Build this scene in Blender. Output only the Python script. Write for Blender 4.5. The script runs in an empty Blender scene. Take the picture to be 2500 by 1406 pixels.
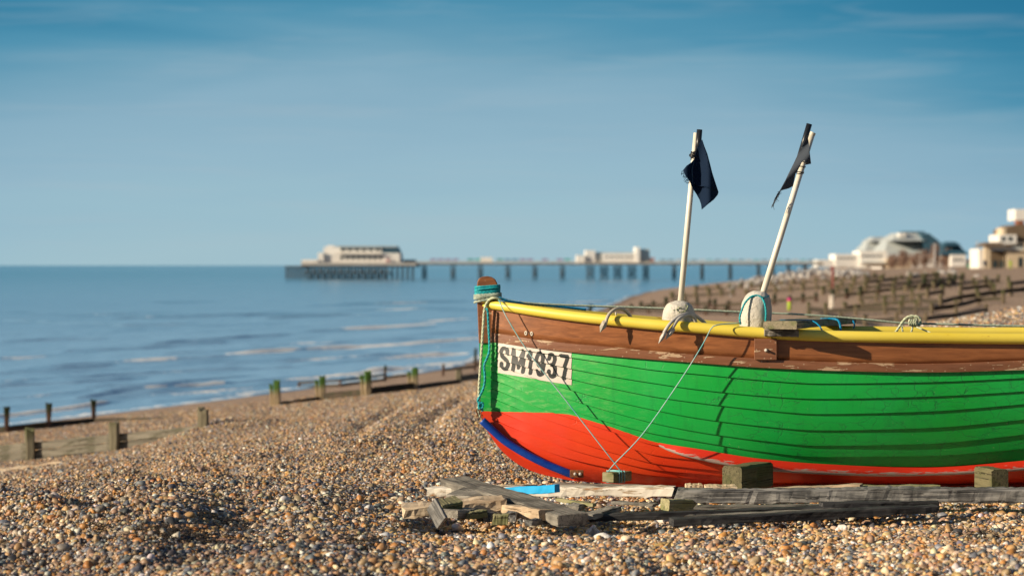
import bpy, bmesh, math, random
import numpy as np
from mathutils import Vector, Matrix, Quaternion
from mathutils.geometry import delaunay_2d_cdt

R = math.radians
S = bpy.context.scene
COL = S.collection
rng = np.random.default_rng(7)
random.seed(7)

# ------------------------------------------------------------------ camera
F = 85.0 / 36.0 * 2500.0          # focal length in photo pixels
PITCH = math.atan(55.0 / F)
CAMZ = 1.6
cam = bpy.data.cameras.new("camera")
cam.lens = 85.0
cam.sensor_width = 36.0
cam.clip_end = 200000.0
cam.dof.use_dof = True
cam.dof.focus_distance = 17.0
cam.dof.aperture_fstop = 2.4
camo = bpy.data.objects.new("camera", cam)
COL.objects.link(camo)
camo.location = (0, 0, CAMZ)
camo.rotation_euler = (R(90) - PITCH, 0, 0)
S.camera = camo

# ------------------------------------------------------------------ world and sun
SUN_EL, SUN_AZ = R(21), R(20)     # azimuth: 0 = from the left, positive = from behind the camera
sunv = Vector((-math.cos(SUN_AZ) * math.cos(SUN_EL), -math.sin(SUN_AZ) * math.cos(SUN_EL), math.sin(SUN_EL)))
W = bpy.data.worlds.new("World")
S.world = W
W.use_nodes = True
nt = W.node_tree
nt.nodes.clear()


def N(t, kind, **kw):
    n = t.nodes.new(kind)
    for k, v in kw.items():
        if k.startswith('i_'):
            n.inputs[k[2:].replace('_', ' ')].default_value = v
        else:
            setattr(n, k, v)
    return n


def ramp(t, stops, interp='LINEAR'):
    n = t.nodes.new('ShaderNodeValToRGB')
    cr = n.color_ramp
    cr.interpolation = interp
    while len(cr.elements) < len(stops):
        cr.elements.new(0.5)
    for e, (p, c) in zip(cr.elements, stops):
        e.position = p
        e.color = (c[0], c[1], c[2], 1) if not isinstance(c, (int, float)) else (c, c, c, 1)
    return n


out = N(nt, 'ShaderNodeOutputWorld')
sky = N(nt, 'ShaderNodeTexSky', sky_type='NISHITA')
sky.sun_disc = False
sky.sun_elevation = SUN_EL
sky.sun_rotation = math.atan2(sunv.x, sunv.y)
sky.air_density = 1.1
sky.dust_density = 0.6
sky.ozone_density = 2.5
bg1 = N(nt, 'ShaderNodeBackground')
bg1.inputs['Strength'].default_value = 0.05
nt.links.new(sky.outputs[0], bg1.inputs['Color'])
tc = N(nt, 'ShaderNodeTexCoord')
sep = N(nt, 'ShaderNodeSeparateXYZ')
nt.links.new(tc.outputs['Generated'], sep.inputs[0])
# low band of sky: pale at the sea horizon, deep blue from seven degrees up
mp = N(nt, 'ShaderNodeMapping')
mp.inputs['Scale'].default_value = (5.0, 5.0, 42.0)
mp.inputs['Rotation'].default_value = (0, R(1.0), 0)
nt.links.new(tc.outputs['Generated'], mp.inputs[0])
ns = N(nt, 'ShaderNodeTexNoise')
ns.inputs['Scale'].default_value = 1.0
ns.inputs['Detail'].default_value = 4.0
ns.inputs['Roughness'].default_value = 0.5
ns.inputs['Distortion'].default_value = 0.4
nt.links.new(mp.outputs[0], ns.inputs['Vector'])
m1 = N(nt, 'ShaderNodeMath', operation='SUBTRACT')
m1.inputs[1].default_value = 0.5
nt.links.new(ns.outputs['Fac'], m1.inputs[0])
m2 = N(nt, 'ShaderNodeMath', operation='MULTIPLY_ADD')   # elevation wobble by cloud streaks
m2.inputs[1].default_value = -0.038
nt.links.new(m1.outputs[0], m2.inputs[0])
nt.links.new(sep.outputs['Z'], m2.inputs[2])
ab = N(nt, 'ShaderNodeMath', operation='POWER')          # bluer away from the brightest azimuth
ab.inputs[1].default_value = 2.0
sx = N(nt, 'ShaderNodeMath', operation='ADD')
sx.inputs[1].default_value = 0.045
nt.links.new(sep.outputs['X'], sx.inputs[0])
nt.links.new(sx.outputs[0], ab.inputs[0])
m3 = N(nt, 'ShaderNodeMath', operation='MULTIPLY_ADD')
m3.inputs[1].default_value = 0.52
nt.links.new(ab.outputs[0], m3.inputs[0])
nt.links.new(m2.outputs[0], m3.inputs[2])
mr = N(nt, 'ShaderNodeMapRange')
mr.inputs['From Min'].default_value = -0.01
mr.inputs['From Max'].default_value = 0.15
nt.links.new(m3.outputs[0], mr.inputs['Value'])
rp = ramp(nt, [(0.0, (0.35, 0.52, 0.59)), (0.11, (0.36, 0.53, 0.60)), (0.24, (0.325, 0.51, 0.60)), (0.36, (0.295, 0.475, 0.585)),
               (0.50, (0.25, 0.43, 0.55)), (0.61, (0.165, 0.36, 0.49)), (0.69, (0.085, 0.29, 0.435)),
               (0.79, (0.042, 0.23, 0.375)), (1.0, (0.02, 0.17, 0.31))])
nt.links.new(mr.outputs[0], rp.inputs[0])
bg2 = N(nt, 'ShaderNodeBackground')
bg2.inputs['Strength'].default_value = 0.785
ydk = N(nt, 'ShaderNodeMapRange')                     # unseen sky behind the camera dimmed to cut fill light
ydk.inputs['From Min'].default_value = -0.5
ydk.inputs['From Max'].default_value = 0.6
ydk.inputs['To Min'].default_value = 0.38
ydk.inputs['To Max'].default_value = 1.0
nt.links.new(sep.outputs['Y'], ydk.inputs['Value'])
vm_ = N(nt, 'ShaderNodeVectorMath', operation='SCALE')
mpw = N(nt, 'ShaderNodeMapping')
mpw.inputs['Scale'].default_value = (11.0, 11.0, 150.0)
mpw.inputs['Rotation'].default_value = (0, R(-1.6), 0)
nt.links.new(tc.outputs['Generated'], mpw.inputs[0])
nw = N(nt, 'ShaderNodeTexNoise')
nw.inputs['Scale'].default_value = 1.0
nw.inputs['Detail'].default_value = 6.0
nw.inputs['Roughness'].default_value = 0.6
nw.inputs['Distortion'].default_value = 0.6
nt.links.new(mpw.outputs[0], nw.inputs['Vector'])
wr = N(nt, 'ShaderNodeMapRange')
wr.inputs['From Min'].default_value = 0.50
wr.inputs['From Max'].default_value = 0.80
wr.inputs['To Max'].default_value = 0.28
nt.links.new(nw.outputs['Fac'], wr.inputs['Value'])
wm_ = N(nt, 'ShaderNodeMix', data_type='RGBA')
wm_.inputs[7].default_value = (0.40, 0.50, 0.57, 1)
nt.links.new(wr.outputs[0], wm_.inputs[0])
nt.links.new(rp.outputs[0], wm_.inputs[6])
nt.links.new(wm_.outputs[2], vm_.inputs[0])
nt.links.new(ydk.outputs[0], vm_.inputs['Scale'])
nt.links.new(vm_.outputs[0], bg2.inputs['Color'])
mr2 = N(nt, 'ShaderNodeMapRange')
mr2.inputs['From Min'].default_value = 0.125
mr2.inputs['From Max'].default_value = 0.26
nt.links.new(sep.outputs['Z'], mr2.inputs['Value'])
mx = N(nt, 'ShaderNodeMixShader')
nt.links.new(mr2.outputs[0], mx.inputs[0])
nt.links.new(bg2.outputs[0], mx.inputs[1])
nt.links.new(bg1.outputs[0], mx.inputs[2])
nt.links.new(mx.outputs[0], out.inputs['Surface'])

sl = bpy.data.lights.new("sun", 'SUN')
sl.energy = 5.0
sl.angle = R(0.5)
sl.color = (1.0, 0.84, 0.62)
so = bpy.data.objects.new("sun", sl)
COL.objects.link(so)
so.rotation_euler = (-sunv).to_track_quat('-Z', 'Y').to_euler()
so.location = (-30, -10, 20)

S.view_settings.view_transform = 'Standard'
S.view_settings.look = 'None'
S.view_settings.gamma = 1.0
S.view_settings.exposure = 0.35
S.cycles.use_denoising = True
S.cycles.max_bounces = 6
S.cycles.sample_clamp_indirect = 4.0

# ------------------------------------------------------------------ pixel rays
_fw = np.array([0, math.cos(PITCH), -math.sin(PITCH)])
_up = np.array([0, math.sin(PITCH), math.cos(PITCH)])


def ray(px, py):
    d = np.array([1.0, 0, 0]) * (px - 1250.0) + _fw * F + _up * (703.0 - py)
    return d / d[1]


def P(px, py, D):
    d = ray(px, py) * D
    return Vector((d[0], d[1], d[2] + CAMZ))


def ppm(D):
    return F / D


# ------------------------------------------------------------------ numeric helpers
def pchip(xs, ys):
    xs = np.array(xs, float); ys = np.array(ys, float)
    h = np.diff(xs); dl = np.diff(ys) / h
    m = np.zeros_like(xs)
    m[0], m[-1] = dl[0], dl[-1]
    for i in range(1, len(xs) - 1):
        if dl[i - 1] * dl[i] > 0:
            w1, w2 = 2 * h[i] + h[i - 1], h[i] + 2 * h[i - 1]
            m[i] = (w1 + w2) / (w1 / dl[i - 1] + w2 / dl[i])

    def f(x):
        x = np.asarray(x, float)
        i = np.clip(np.searchsorted(xs, x) - 1, 0, len(xs) - 2)
        t = np.clip((x - xs[i]) / h[i], -0.3, 1.3)
        return ((2 * t**3 - 3 * t**2 + 1) * ys[i] + (t**3 - 2 * t**2 + t) * h[i] * m[i]
                + (-2 * t**3 + 3 * t**2) * ys[i + 1] + (t**3 - t**2) * h[i] * m[i + 1])
    return f


_perm = rng.random((257, 257))


def vnoise(x, y):
    x = np.asarray(x, float); y = np.asarray(y, float)
    xi = np.floor(x).astype(int); yi = np.floor(y).astype(int)
    fx = x - xi; fy = y - yi
    fx = fx * fx * (3 - 2 * fx); fy = fy * fy * (3 - 2 * fy)
    a = _perm[xi % 256, yi % 256]; b = _perm[(xi + 1) % 256, yi % 256]
    c = _perm[xi % 256, (yi + 1) % 256]; d = _perm[(xi + 1) % 256, (yi + 1) % 256]
    return (a * (1 - fx) + b * fx) * (1 - fy) + (c * (1 - fx) + d * fx) * fy - 0.5


SEA = -3.4
XS = pchip([-40, 0, 75, 93, 127, 200, 304, 420, 567, 700, 868, 1200, 2600],
           [-47, -36.25, -16, -9.6, -2, 4.5, 12.5, 22, 40, 66, 108, 170, 320])
PROF = pchip([-400, -40, 0, 10, 20, 31, 37, 45, 58, 80, 3000],
             [-9, -7.5, -3.4, -2.33, -1.26, -0.06, 0.03, 0.5, 1.15, 1.5, 1.6])


def terrain(X, Y):
    X = np.asarray(X, float); Y = np.asarray(Y, float)
    z = PROF(X - XS(Y))
    z = z + 1.18 * np.exp(-((X - 12.5) / 5.8)**2 - ((Y - 42) / 8.0)**2)
    z = z + 0.24 * np.exp(-((X + 4.3) / 0.9)**2 - ((Y - 36.4) / 1.8)**2)
    # shallow scrape where the timbers lie
    z = z - 0.05 * np.clip((X + 1.3) / 0.4, 0, 1) * np.clip((Y - 14.6) / 0.5, 0, 1) * np.clip((18.2 - Y) / 0.6, 0, 1)
    near = np.clip((31 - Y) / 7, 0, 1)
    z = z - 0.20 * np.exp(-((X + 7.6) / 2.0)**2 - ((Y - 34.0) / 1.9)**2)
    # storm ridges and scuffed hollows in the shingle
    u = X * 0.30 + Y * 0.95
    amp = near * np.clip((Y + 6) / 8, 0, 1)
    quiet = np.exp(-(np.clip(np.abs(X - 2.8) - 4.0, 0, 99) / 0.6)**2 - (np.clip(np.abs(Y - 16.3) - 2.2, 0, 99) / 0.9)**2)
    boat = 1 - 0.88 * quiet
    z = z - 0.035 * quiet
    z = z + amp * boat * (0.13 * vnoise(X * 0.75 + 11, u * 1.2 + 3) + 0.19 * vnoise(X * 1.9 + 5, u * 2.2 + 9)
                          + 0.025 * vnoise(X * 5 + 1, Y * 6 + 2))
    z = z + (1 - near) * 0.10 * vnoise(X * 0.12 + 4, Y * 0.06 + 7)
    # low storm berm of coarse stones at the left, in front of the finer slope
    bx = np.clip((-0.1 - X) / 1.5, 0, 1); bx = bx * bx * (3 - 2 * bx)
    by = np.clip((19.3 - Y) / 2.2, 0, 1); by = by * by * (3 - 2 * by)
    z = z + 0.15 * bx * by * (0.3 + 0.7 * np.clip((Y - 11.5) / 5.5, 0, 1))
    # deeper scrape under the heap of timber
    z = z - 0.13 * np.clip((X + 0.75) / 0.3, 0, 1) * np.clip((1.15 - X) / 0.4, 0, 1) * np.clip((Y - 15.2) / 0.3, 0, 1) * np.clip((17.0 - Y) / 0.3, 0, 1)
    # two worn wheel ruts running down the slope, left of the bow
    for x0, k, w_ in ((-1.72, -0.024, 0.17), (-0.90, -0.004, 0.15)):
        rx = x0 + k * (Y - 27.5) - 0.12 * np.sin((Y - 26) * 0.30)
        z = z - 0.085 * np.exp(-((X - rx) / w_)**2) * np.clip((Y - 25.5) / 2, 0, 1) * np.clip((45 - Y) / 4, 0, 1)
        z = z + 0.03 * np.exp(-((X - rx - 0.33) / 0.14)**2) * np.clip((Y - 25.5) / 2, 0, 1) * np.clip((45 - Y) / 4, 0, 1)
    return z


def hit(px, py, lo=8.0, hi=1500.0):
    d = ray(px, py)
    Ds = np.exp(np.linspace(math.log(lo), math.log(hi), 3000))
    h = CAMZ + d[2] * Ds - terrain(d[0] * Ds, Ds)
    k = np.argmax(h < 0)
    if h[k] >= 0:
        k = len(Ds) - 1
    D = Ds[k]
    if k > 0:
        a, b = h[k - 1], h[k]
        D = Ds[k - 1] + (Ds[k] - Ds[k - 1]) * a / (a - b + 1e-9)
    return Vector((d[0] * D, D, float(terrain(d[0] * D, D))))


# ------------------------------------------------------------------ object helpers
def tag(o, label=None, cat=None, group=None, kind=None):
    if label: o['label'] = label
    if cat: o['category'] = cat
    if group: o['group'] = group
    if kind: o['kind'] = kind
    return o


def empty(name, loc, label=None, cat=None, group=None, rot=(0, 0, 0)):
    o = bpy.data.objects.new(name, None)
    o.empty_display_size = 0.1
    COL.objects.link(o)
    o.location = loc
    o.rotation_euler = rot
    return tag(o, label, cat, group)


def link(name, me, mat=None, parent=None, loc=None, rot=None, smooth=False):
    if mat is not None and len(me.materials) == 0:
        me.materials.append(mat)
    if smooth:
        me.polygons.foreach_set('use_smooth', np.ones(len(me.polygons), bool))
    o = bpy.data.objects.new(name, me)
    COL.objects.link(o)
    if parent is not None:
        o.parent = parent
    if loc is not None:
        o.location = loc
    if rot is not None:
        o.rotation_euler = rot
    return o


def origin_to(o, p):
    """shift mesh so that the object's origin sits at p (unparented or child of an unrotated empty)"""
    p = Vector(p)
    o.data.transform(Matrix.Translation(-p))
    o.location = o.location + p
    return o


def mesh(name, verts, faces):
    me = bpy.data.meshes.new(name)
    me.from_pydata([tuple(v) for v in verts], [], faces)
    me.update()
    return me


def grid_mesh(name, V, close_u=False, close_v=False):
    """V: (nu, nv, 3) array -> quad mesh"""
    nu, nv = V.shape[:2]
    idx = np.arange(nu * nv).reshape(nu, nv)
    iu = np.arange(nu if close_u else nu - 1); iv = np.arange(nv if close_v else nv - 1)
    A, B = np.meshgrid(iu, iv, indexing='ij')
    A2 = (A + 1) % nu; B2 = (B + 1) % nv
    q = np.stack([idx[A, B], idx[A2, B], idx[A2, B2], idx[A, B2]], -1).reshape(-1, 4)
    me = bpy.data.meshes.new(name)
    me.vertices.add(nu * nv)
    me.vertices.foreach_set('co', V.reshape(-1).astype(np.float32))
    me.loops.add(q.size)
    me.loops.foreach_set('vertex_index', q.reshape(-1).astype(np.int32))
    me.polygons.add(len(q))
    me.polygons.foreach_set('loop_start', (np.arange(len(q)) * 4).astype(np.int32))
    me.polygons.foreach_set('use_smooth', np.ones(len(q), bool))
    me.update(calc_edges=True)
    me.validate()
    return me


class MB:
    """collects boxes, prisms and tubes into one mesh"""

    def __init__(self):
        self.v = []; self.f = []; self.sm = []

    def add(self, verts, faces, smooth=False):
        n = len(self.v)
        self.v += [tuple(map(float, v)) for v in verts]
        self.f += [tuple(i + n for i in f) for f in faces]
        self.sm += [smooth] * len(faces)
        return self

    def box(self, c, s, rz=0.0, M=None):
        c = Vector(c); hx, hy, hz = s[0] / 2, s[1] / 2, s[2] / 2
        vs = [Vector((x, y, z)) for z in (-hz, hz) for (x, y) in ((-hx, -hy), (hx, -hy), (hx, hy), (-hx, hy))]
        m = Matrix.Rotation(rz, 3, 'Z') if M is None else M
        return self.add([c + m @ v for v in vs], [(3, 2, 1, 0), (4, 5, 6, 7), (0, 1, 5, 4), (1, 2, 6, 5), (2, 3, 7, 6), (3, 0, 4, 7)])

    def box2(self, x0, x1, y0, y1, z0, z1):
        return self.box(((x0 + x1) / 2, (y0 + y1) / 2, (z0 + z1) / 2), (abs(x1 - x0), abs(y1 - y0), abs(z1 - z0)))

    def prism(self, pts, y0, y1):
        """polygon in XZ (list of (x,z)) extruded from y0 to y1"""
        n = len(pts)
        vs = [(p[0], y0, p[1]) for p in pts] + [(p[0], y1, p[1]) for p in pts]
        fs = [tuple(range(n)), tuple(range(2 * n - 1, n - 1, -1))]
        fs += [(i, i + n, (i + 1) % n + n, (i + 1) % n) for i in range(n)]
        return self.add(vs, fs)

    def tube(self, pts, r, seg=8, cap=True, phase=0.0):
        pts = [Vector(p) for p in pts]
        n = len(pts)
        rr = [r] * n if isinstance(r, (int, float)) else list(r)
        tans = []
        for i in range(n):
            t = pts[min(i + 1, n - 1)] - pts[max(i - 1, 0)]
            tans.append(t.normalized() if t.length > 1e-9 else Vector((0, 0, 1)))
        ref = Vector((0, 0, 1)) if abs(tans[0].z) < 0.9 else Vector((1, 0, 0))
        nrm = (ref - tans[0] * ref.dot(tans[0])).normalized()
        vs = []
        for i in range(n):
            nrm = (nrm - tans[i] * nrm.dot(tans[i]))
            if nrm.length < 1e-6:
                nrm = tans[i].orthogonal()
            nrm.normalize()
            bn = tans[i].cross(nrm)
            for k in range(seg):
                a = 2 * math.pi * k / seg + phase
                vs.append(pts[i] + (nrm * math.cos(a) + bn * math.sin(a)) * rr[i])
        fs = []
        for i in range(n - 1):
            for k in range(seg):
                a = i * seg + k; b = i * seg + (k + 1) % seg
                fs.append((a, b, b + seg, a + seg))
        self.add(vs, fs, True)
        if cap:
            m = len(self.v) - len(vs)
            self.f.append(tuple(m + k for k in range(seg - 1, -1, -1))); self.sm.append(False)
            self.f.append(tuple(m + (n - 1) * seg + k for k in range(seg))); self.sm.append(False)
        return self

    def rope(self, pts, r, pitch=None, seg=5, res=None):
        """three twisted strands along a path"""
        pitch = pitch or r * 9
        P_ = resample(pts, res or pitch / 6)
        n = len(P_)
        tans = [(P_[min(i + 1, n - 1)] - P_[max(i - 1, 0)]).normalized() for i in range(n)]
        nrm = tans[0].orthogonal().normalized()
        fr = []
        s = 0.0
        for i in range(n):
            if i:
                s += (P_[i] - P_[i - 1]).length
            nrm = (nrm - tans[i] * nrm.dot(tans[i])).normalized()
            fr.append((nrm.copy(), tans[i].cross(nrm), s))
        for k in range(3):
            q = []
            for i in range(n):
                a = 2 * math.pi * (k / 3 + fr[i][2] / pitch)
                q.append(P_[i] + (fr[i][0] * math.cos(a) + fr[i][1] * math.sin(a)) * r * 0.5)
            self.tube(q, r * 0.56, seg)
        return self

    def lathe(self, c, prof, seg=16, M=None):
        """prof: (r, z) list around local Z through c"""
        c = Vector(c)
        m = M or Matrix.Identity(3)
        vs = []
        for (r, z) in prof:
            for k in range(seg):
                a = 2 * math.pi * k / seg
                vs.append(c + m @ Vector((r * math.cos(a), r * math.sin(a), z)))
        fs = []
        for i in range(len(prof) - 1):
            for k in range(seg):
                a = i * seg + k; b = i * seg + (k + 1) % seg
                fs.append((a, b, b + seg, a + seg))
        self.add(vs, fs, True)
        return self

    def build(self, name, mat=None, parent=None, bevel=0.0, smooth=None, origin=None):
        me = mesh(name, self.v, self.f)
        if smooth is None:
            me.polygons.foreach_set('use_smooth', np.array(self.sm, bool))
        else:
            me.polygons.foreach_set('use_smooth', np.full(len(self.f), smooth, bool))
        o = link(name, me, mat, parent)
        if origin is not None:
            origin_to(o, origin)
        if parent is not None and parent.type == 'EMPTY' and origin is None:
            me.transform(Matrix.Translation(-parent.location))   # vertices were given in world space
        elif parent is not None and parent.type != 'EMPTY':
            w = parent.location.copy()
            pp = parent.parent
            while pp is not None:
                w += pp.location; pp = pp.parent
            me.transform(Matrix.Translation(-w))
        if bevel:
            b = o.modifiers.new('bevel', 'BEVEL'); b.width = bevel; b.segments = 2; b.limit_method = 'ANGLE'
        return o


def resample(pts, step):
    pts = [Vector(p) for p in pts]
    if len(pts) > 2:                       # smooth first (Catmull-Rom)
        q = []
        ext = [pts[0] * 2 - pts[1]] + pts + [pts[-1] * 2 - pts[-2]]
        for i in range(1, len(ext) - 2):
            p0, p1, p2, p3 = ext[i - 1:i + 3]
            k = max(2, int((p2 - p1).length / step))
            k = min(k, 60)
            for j in range(k):
                t = j / k
                q.append(0.5 * ((2 * p1) + (p2 - p0) * t + (2 * p0 - 5 * p1 + 4 * p2 - p3) * t * t + (-p0 + 3 * p1 - 3 * p2 + p3) * t**3))
        q.append(pts[-1])
        pts = q
    out_ = [pts[0]]
    acc = 0.0
    for i in range(1, len(pts)):
        seg = pts[i] - pts[i - 1]
        L = seg.length
        while acc + L >= step and L > 1e-9:
            t = (step - acc) / L
            p = pts[i - 1].lerp(pts[i], t)
            out_.append(p)
            pts[i - 1] = p
            seg = pts[i] - p; L = seg.length; acc = 0.0
        acc += L
    out_.append(pts[-1])
    return out_


# ------------------------------------------------------------------ materials
def mat(name, base=(0.5, 0.5, 0.5), rough=0.6, metal=0.0, spec=0.5, coat=0.0):
    m = bpy.data.materials.new(name)
    m.use_nodes = True
    b = m.node_tree.nodes['Principled BSDF']
    b.inputs['Base Color'].default_value = (*base, 1)
    b.inputs['Roughness'].default_value = rough
    b.inputs['Metallic'].default_value = metal
    b.inputs['Specular IOR Level'].default_value = spec
    b.inputs['Coat Weight'].default_value = coat
    b.inputs['Coat Roughness'].default_value = 0.2
    return m, m.node_tree, b


def coords(t, kind='Object', scale=(1, 1, 1), rot=(0, 0, 0)):
    c = N(t, 'ShaderNodeTexCoord')
    m = N(t, 'ShaderNodeMapping')
    m.inputs['Scale'].default_value = scale
    m.inputs['Rotation'].default_value = rot
    t.links.new(c.outputs[kind], m.inputs[0])
    return m.outputs[0]


def noise(t, vec, scale=5, detail=4, rough=0.55, dist=0.0):
    n = N(t, 'ShaderNodeTexNoise')
    n.inputs['Scale'].default_value = scale
    n.inputs['Detail'].default_value = detail
    n.inputs['Roughness'].default_value = rough
    n.inputs['Distortion'].default_value = dist
    if vec is not None:
        t.links.new(vec, n.inputs['Vector'])
    return n.outputs['Fac']


def mixc(t, fac, a, b):
    n = N(t, 'ShaderNodeMix', data_type='RGBA')
    for sock, v in ((n.inputs[0], fac), (n.inputs[6], a), (n.inputs[7], b)):
        if isinstance(v, (int, float)):
            sock.default_value = v
        elif isinstance(v, tuple):
            sock.default_value = (*v, 1)
        else:
            t.links.new(v, sock)
    return n.outputs[2]


def math_(t, op, a, b=None, clamp=False):
    n = N(t, 'ShaderNodeMath', operation=op)
    n.use_clamp = clamp
    for s, v in zip(n.inputs, (a, b)):
        if v is None: continue
        if isinstance(v, (int, float)): s.default_value = v
        else: t.links.new(v, s)
    return n.outputs[0]


def stepf(t, v, lo, hi):
    n = N(t, 'ShaderNodeMapRange')
    n.inputs['From Min'].default_value = lo
    n.inputs['From Max'].default_value = hi
    t.links.new(v, n.inputs['Value'])
    return n.outputs[0]


def bump(t, b, h, strength=0.3, dist=0.01):
    n = N(t, 'ShaderNodeBump')
    n.inputs['Strength'].default_value = strength
    n.inputs['Distance'].default_value = dist
    t.links.new(h, n.inputs['Height'])
    t.links.new(n.outputs[0], b.inputs['Normal'])
    return n


def noisy(name, c1, c2, scale=6, rough=0.7, bumpd=0.004, stretch=(1, 1, 1), detail=5, kind='Object', spec=0.4, lo=0.35, hi=0.65, bs=0.4):
    m, t, b = mat(name, c1, rough, spec=spec)
    v = coords(t, kind, stretch)
    n = noise(t, v, scale, detail)
    t.links.new(mixc(t, stepf(t, n, lo, hi), c1, c2), b.inputs['Base Color'])
    if bumpd:
        bump(t, b, n, bs, bumpd)
    return m


M = {}


def wood(name, c1, c2, dark, green=None, rough=0.8, dens=1.0):
    """weathered timber: grain along local X"""
    m, t, b = mat(name, c1, rough, spec=0.25)
    v = coords(t, 'Object', (1.2 * dens, 22 * dens, 22 * dens))
    g = noise(t, v, 1.6, 6, 0.62, 0.6)
    v3 = coords(t, 'Object', (0.8 * dens, 30 * dens, 30 * dens))
    g3 = noise(t, v3, 2.4, 3, 0.5, 1.2)
    v2 = coords(t, 'Object', (3, 5, 5))
    p = noise(t, v2, 1.5, 3)
    oi = N(t, 'ShaderNodeObjectInfo')
    c = mixc(t, stepf(t, g, 0.40, 0.58), c1, c2)
    c = mixc(t, math_(t, 'MULTIPLY', stepf(t, g, 0.58, 0.66), 0.8), c, dark)
    c = mixc(t, math_(t, 'MULTIPLY', stepf(t, p, 0.50, 0.62), 0.6), c, dark if green is None else green)
    c = mixc(t, math_(t, 'MULTIPLY', stepf(t, g3, 0.60, 0.635), 0.85), c, tuple(x * 0.35 for x in dark))
    hv = N(t, 'ShaderNodeHueSaturation')
    t.links.new(c, hv.inputs['Color'])
    t.links.new(math_(t, 'ADD', math_(t, 'MULTIPLY', oi.outputs['Random'], 0.35), 0.85), hv.inputs['Value'])
    t.links.new(hv.outputs[0], b.inputs['Base Color'])
    bump(t, b, g, 0.7, 0.006)
    return m


M['timber'] = wood('weathered grey timber', (0.19, 0.175, 0.15), (0.36, 0.33, 0.28), (0.05, 0.046, 0.042))
M['timber_dark'] = wood('dark grey timber', (0.10, 0.10, 0.10), (0.34, 0.33, 0.31), (0.018, 0.018, 0.02))
M['timber_black'] = wood('near-black timber', (0.028, 0.028, 0.032), (0.085, 0.085, 0.085), (0.008, 0.008, 0.010))  # very dark tone for the thin front boards
M['timber_pale'] = wood('pale sawn timber', (0.60, 0.46, 0.31), (0.74, 0.60, 0.43), (0.34, 0.23, 0.14))
M['timber_olive'] = wood('olive stained timber', (0.26, 0.24, 0.13), (0.36, 0.33, 0.19), (0.10, 0.09, 0.05), (0.14, 0.16, 0.05))
M['timber_block'] = wood('dark olive block timber', (0.11, 0.10, 0.055), (0.175, 0.155, 0.085), (0.035, 0.03, 0.018), (0.08, 0.09, 0.03))
M['timber_green'] = wood('algae stained timber', (0.24, 0.21, 0.14), (0.33, 0.28, 0.19), (0.06, 0.055, 0.04), (0.13, 0.15, 0.05))


def groyne_wood(name, c1, c2, dark, green, top=0.25):
    """groyne timber with algae on the upper end (local Z above `top`)"""
    m, t, b = mat(name, c1, 0.85, spec=0.2)
    v = coords(t, 'Object', (9, 9, 1.1))
    g = noise(t, v, 2.0, 5, 0.6, 0.4)
    c = mixc(t, stepf(t, g, 0.38, 0.66), c1, c2)
    c = mixc(t, math_(t, 'MULTIPLY', stepf(t, g, 0.60, 0.70), 0.8), c, dark)
    tcn = N(t, 'ShaderNodeTexCoord'); sp = N(t, 'ShaderNodeSeparateXYZ')
    t.links.new(tcn.outputs['Object'], sp.inputs[0])
    zz = math_(t, 'ADD', sp.outputs['Z'], math_(t, 'MULTIPLY', noise(t, v, 3, 2), 0.2))
    c = mixc(t, stepf(t, zz, top, top + 0.18), c, green)
    t.links.new(c, b.inputs['Base Color'])
    bump(t, b, g, 0.8, 0.012)
    return m


M['groyne'] = groyne_wood('groyne timber', (0.15, 0.135, 0.09), (0.25, 0.22, 0.15), (0.035, 0.032, 0.025), (0.10, 0.105, 0.05), 0.45)
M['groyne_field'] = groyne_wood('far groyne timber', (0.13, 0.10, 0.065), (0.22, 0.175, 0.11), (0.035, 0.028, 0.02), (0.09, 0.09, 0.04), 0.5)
M['groyne_algae'] = groyne_wood('groyne timber with green tops', (0.30, 0.23, 0.14), (0.38, 0.30, 0.19), (0.10, 0.07, 0.04), (0.06, 0.13, 0.025), 0.34)
M['groyne_wet'] = groyne_wood('dark wet groyne timber', (0.075, 0.045, 0.035), (0.13, 0.075, 0.05), (0.02, 0.015, 0.013), (0.03, 0.04, 0.02), 0.42)
M['groyne_board'] = wood('groyne boards', (0.17, 0.155, 0.12), (0.27, 0.245, 0.195), (0.05, 0.045, 0.032), (0.085, 0.085, 0.05), dens=0.6)
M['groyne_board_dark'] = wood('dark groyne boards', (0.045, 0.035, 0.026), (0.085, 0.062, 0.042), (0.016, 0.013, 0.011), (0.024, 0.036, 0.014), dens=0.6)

# ---- shingle
PAL = np.array([[0.46, 0.28, 0.12], [0.46, 0.215, 0.065], [0.62, 0.50, 0.35], [0.17, 0.18, 0.20], [0.07, 0.07, 0.075],
                [0.72, 0.68, 0.61], [0.30, 0.19, 0.125], [0.37, 0.255, 0.155], [0.27, 0.235, 0.20], [0.55, 0.37, 0.20]])
PALW = np.array([0.14, 0.075, 0.13, 0.12, 0.14, 0.075, 0.11, 0.11, 0.07, 0.04]); PALW /= PALW.sum()
m, t, b = mat('pebble stone', (0.5, 0.4, 0.3), 0.5, spec=0.5)
at = N(t, 'ShaderNodeAttribute', attribute_type='INSTANCER', attribute_name='col')
v = coords(t, 'Object', (1, 1, 1))
n1 = noise(t, v, 2.2, 3)
hv = N(t, 'ShaderNodeHueSaturation')
t.links.new(at.outputs['Color'], hv.inputs['Color'])
t.links.new(math_(t, 'ADD', math_(t, 'MULTIPLY', n1, 0.8), 0.6), hv.inputs['Value'])
t.links.new(hv.outputs[0], b.inputs['Base Color'])
M['pebble'] = m

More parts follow.
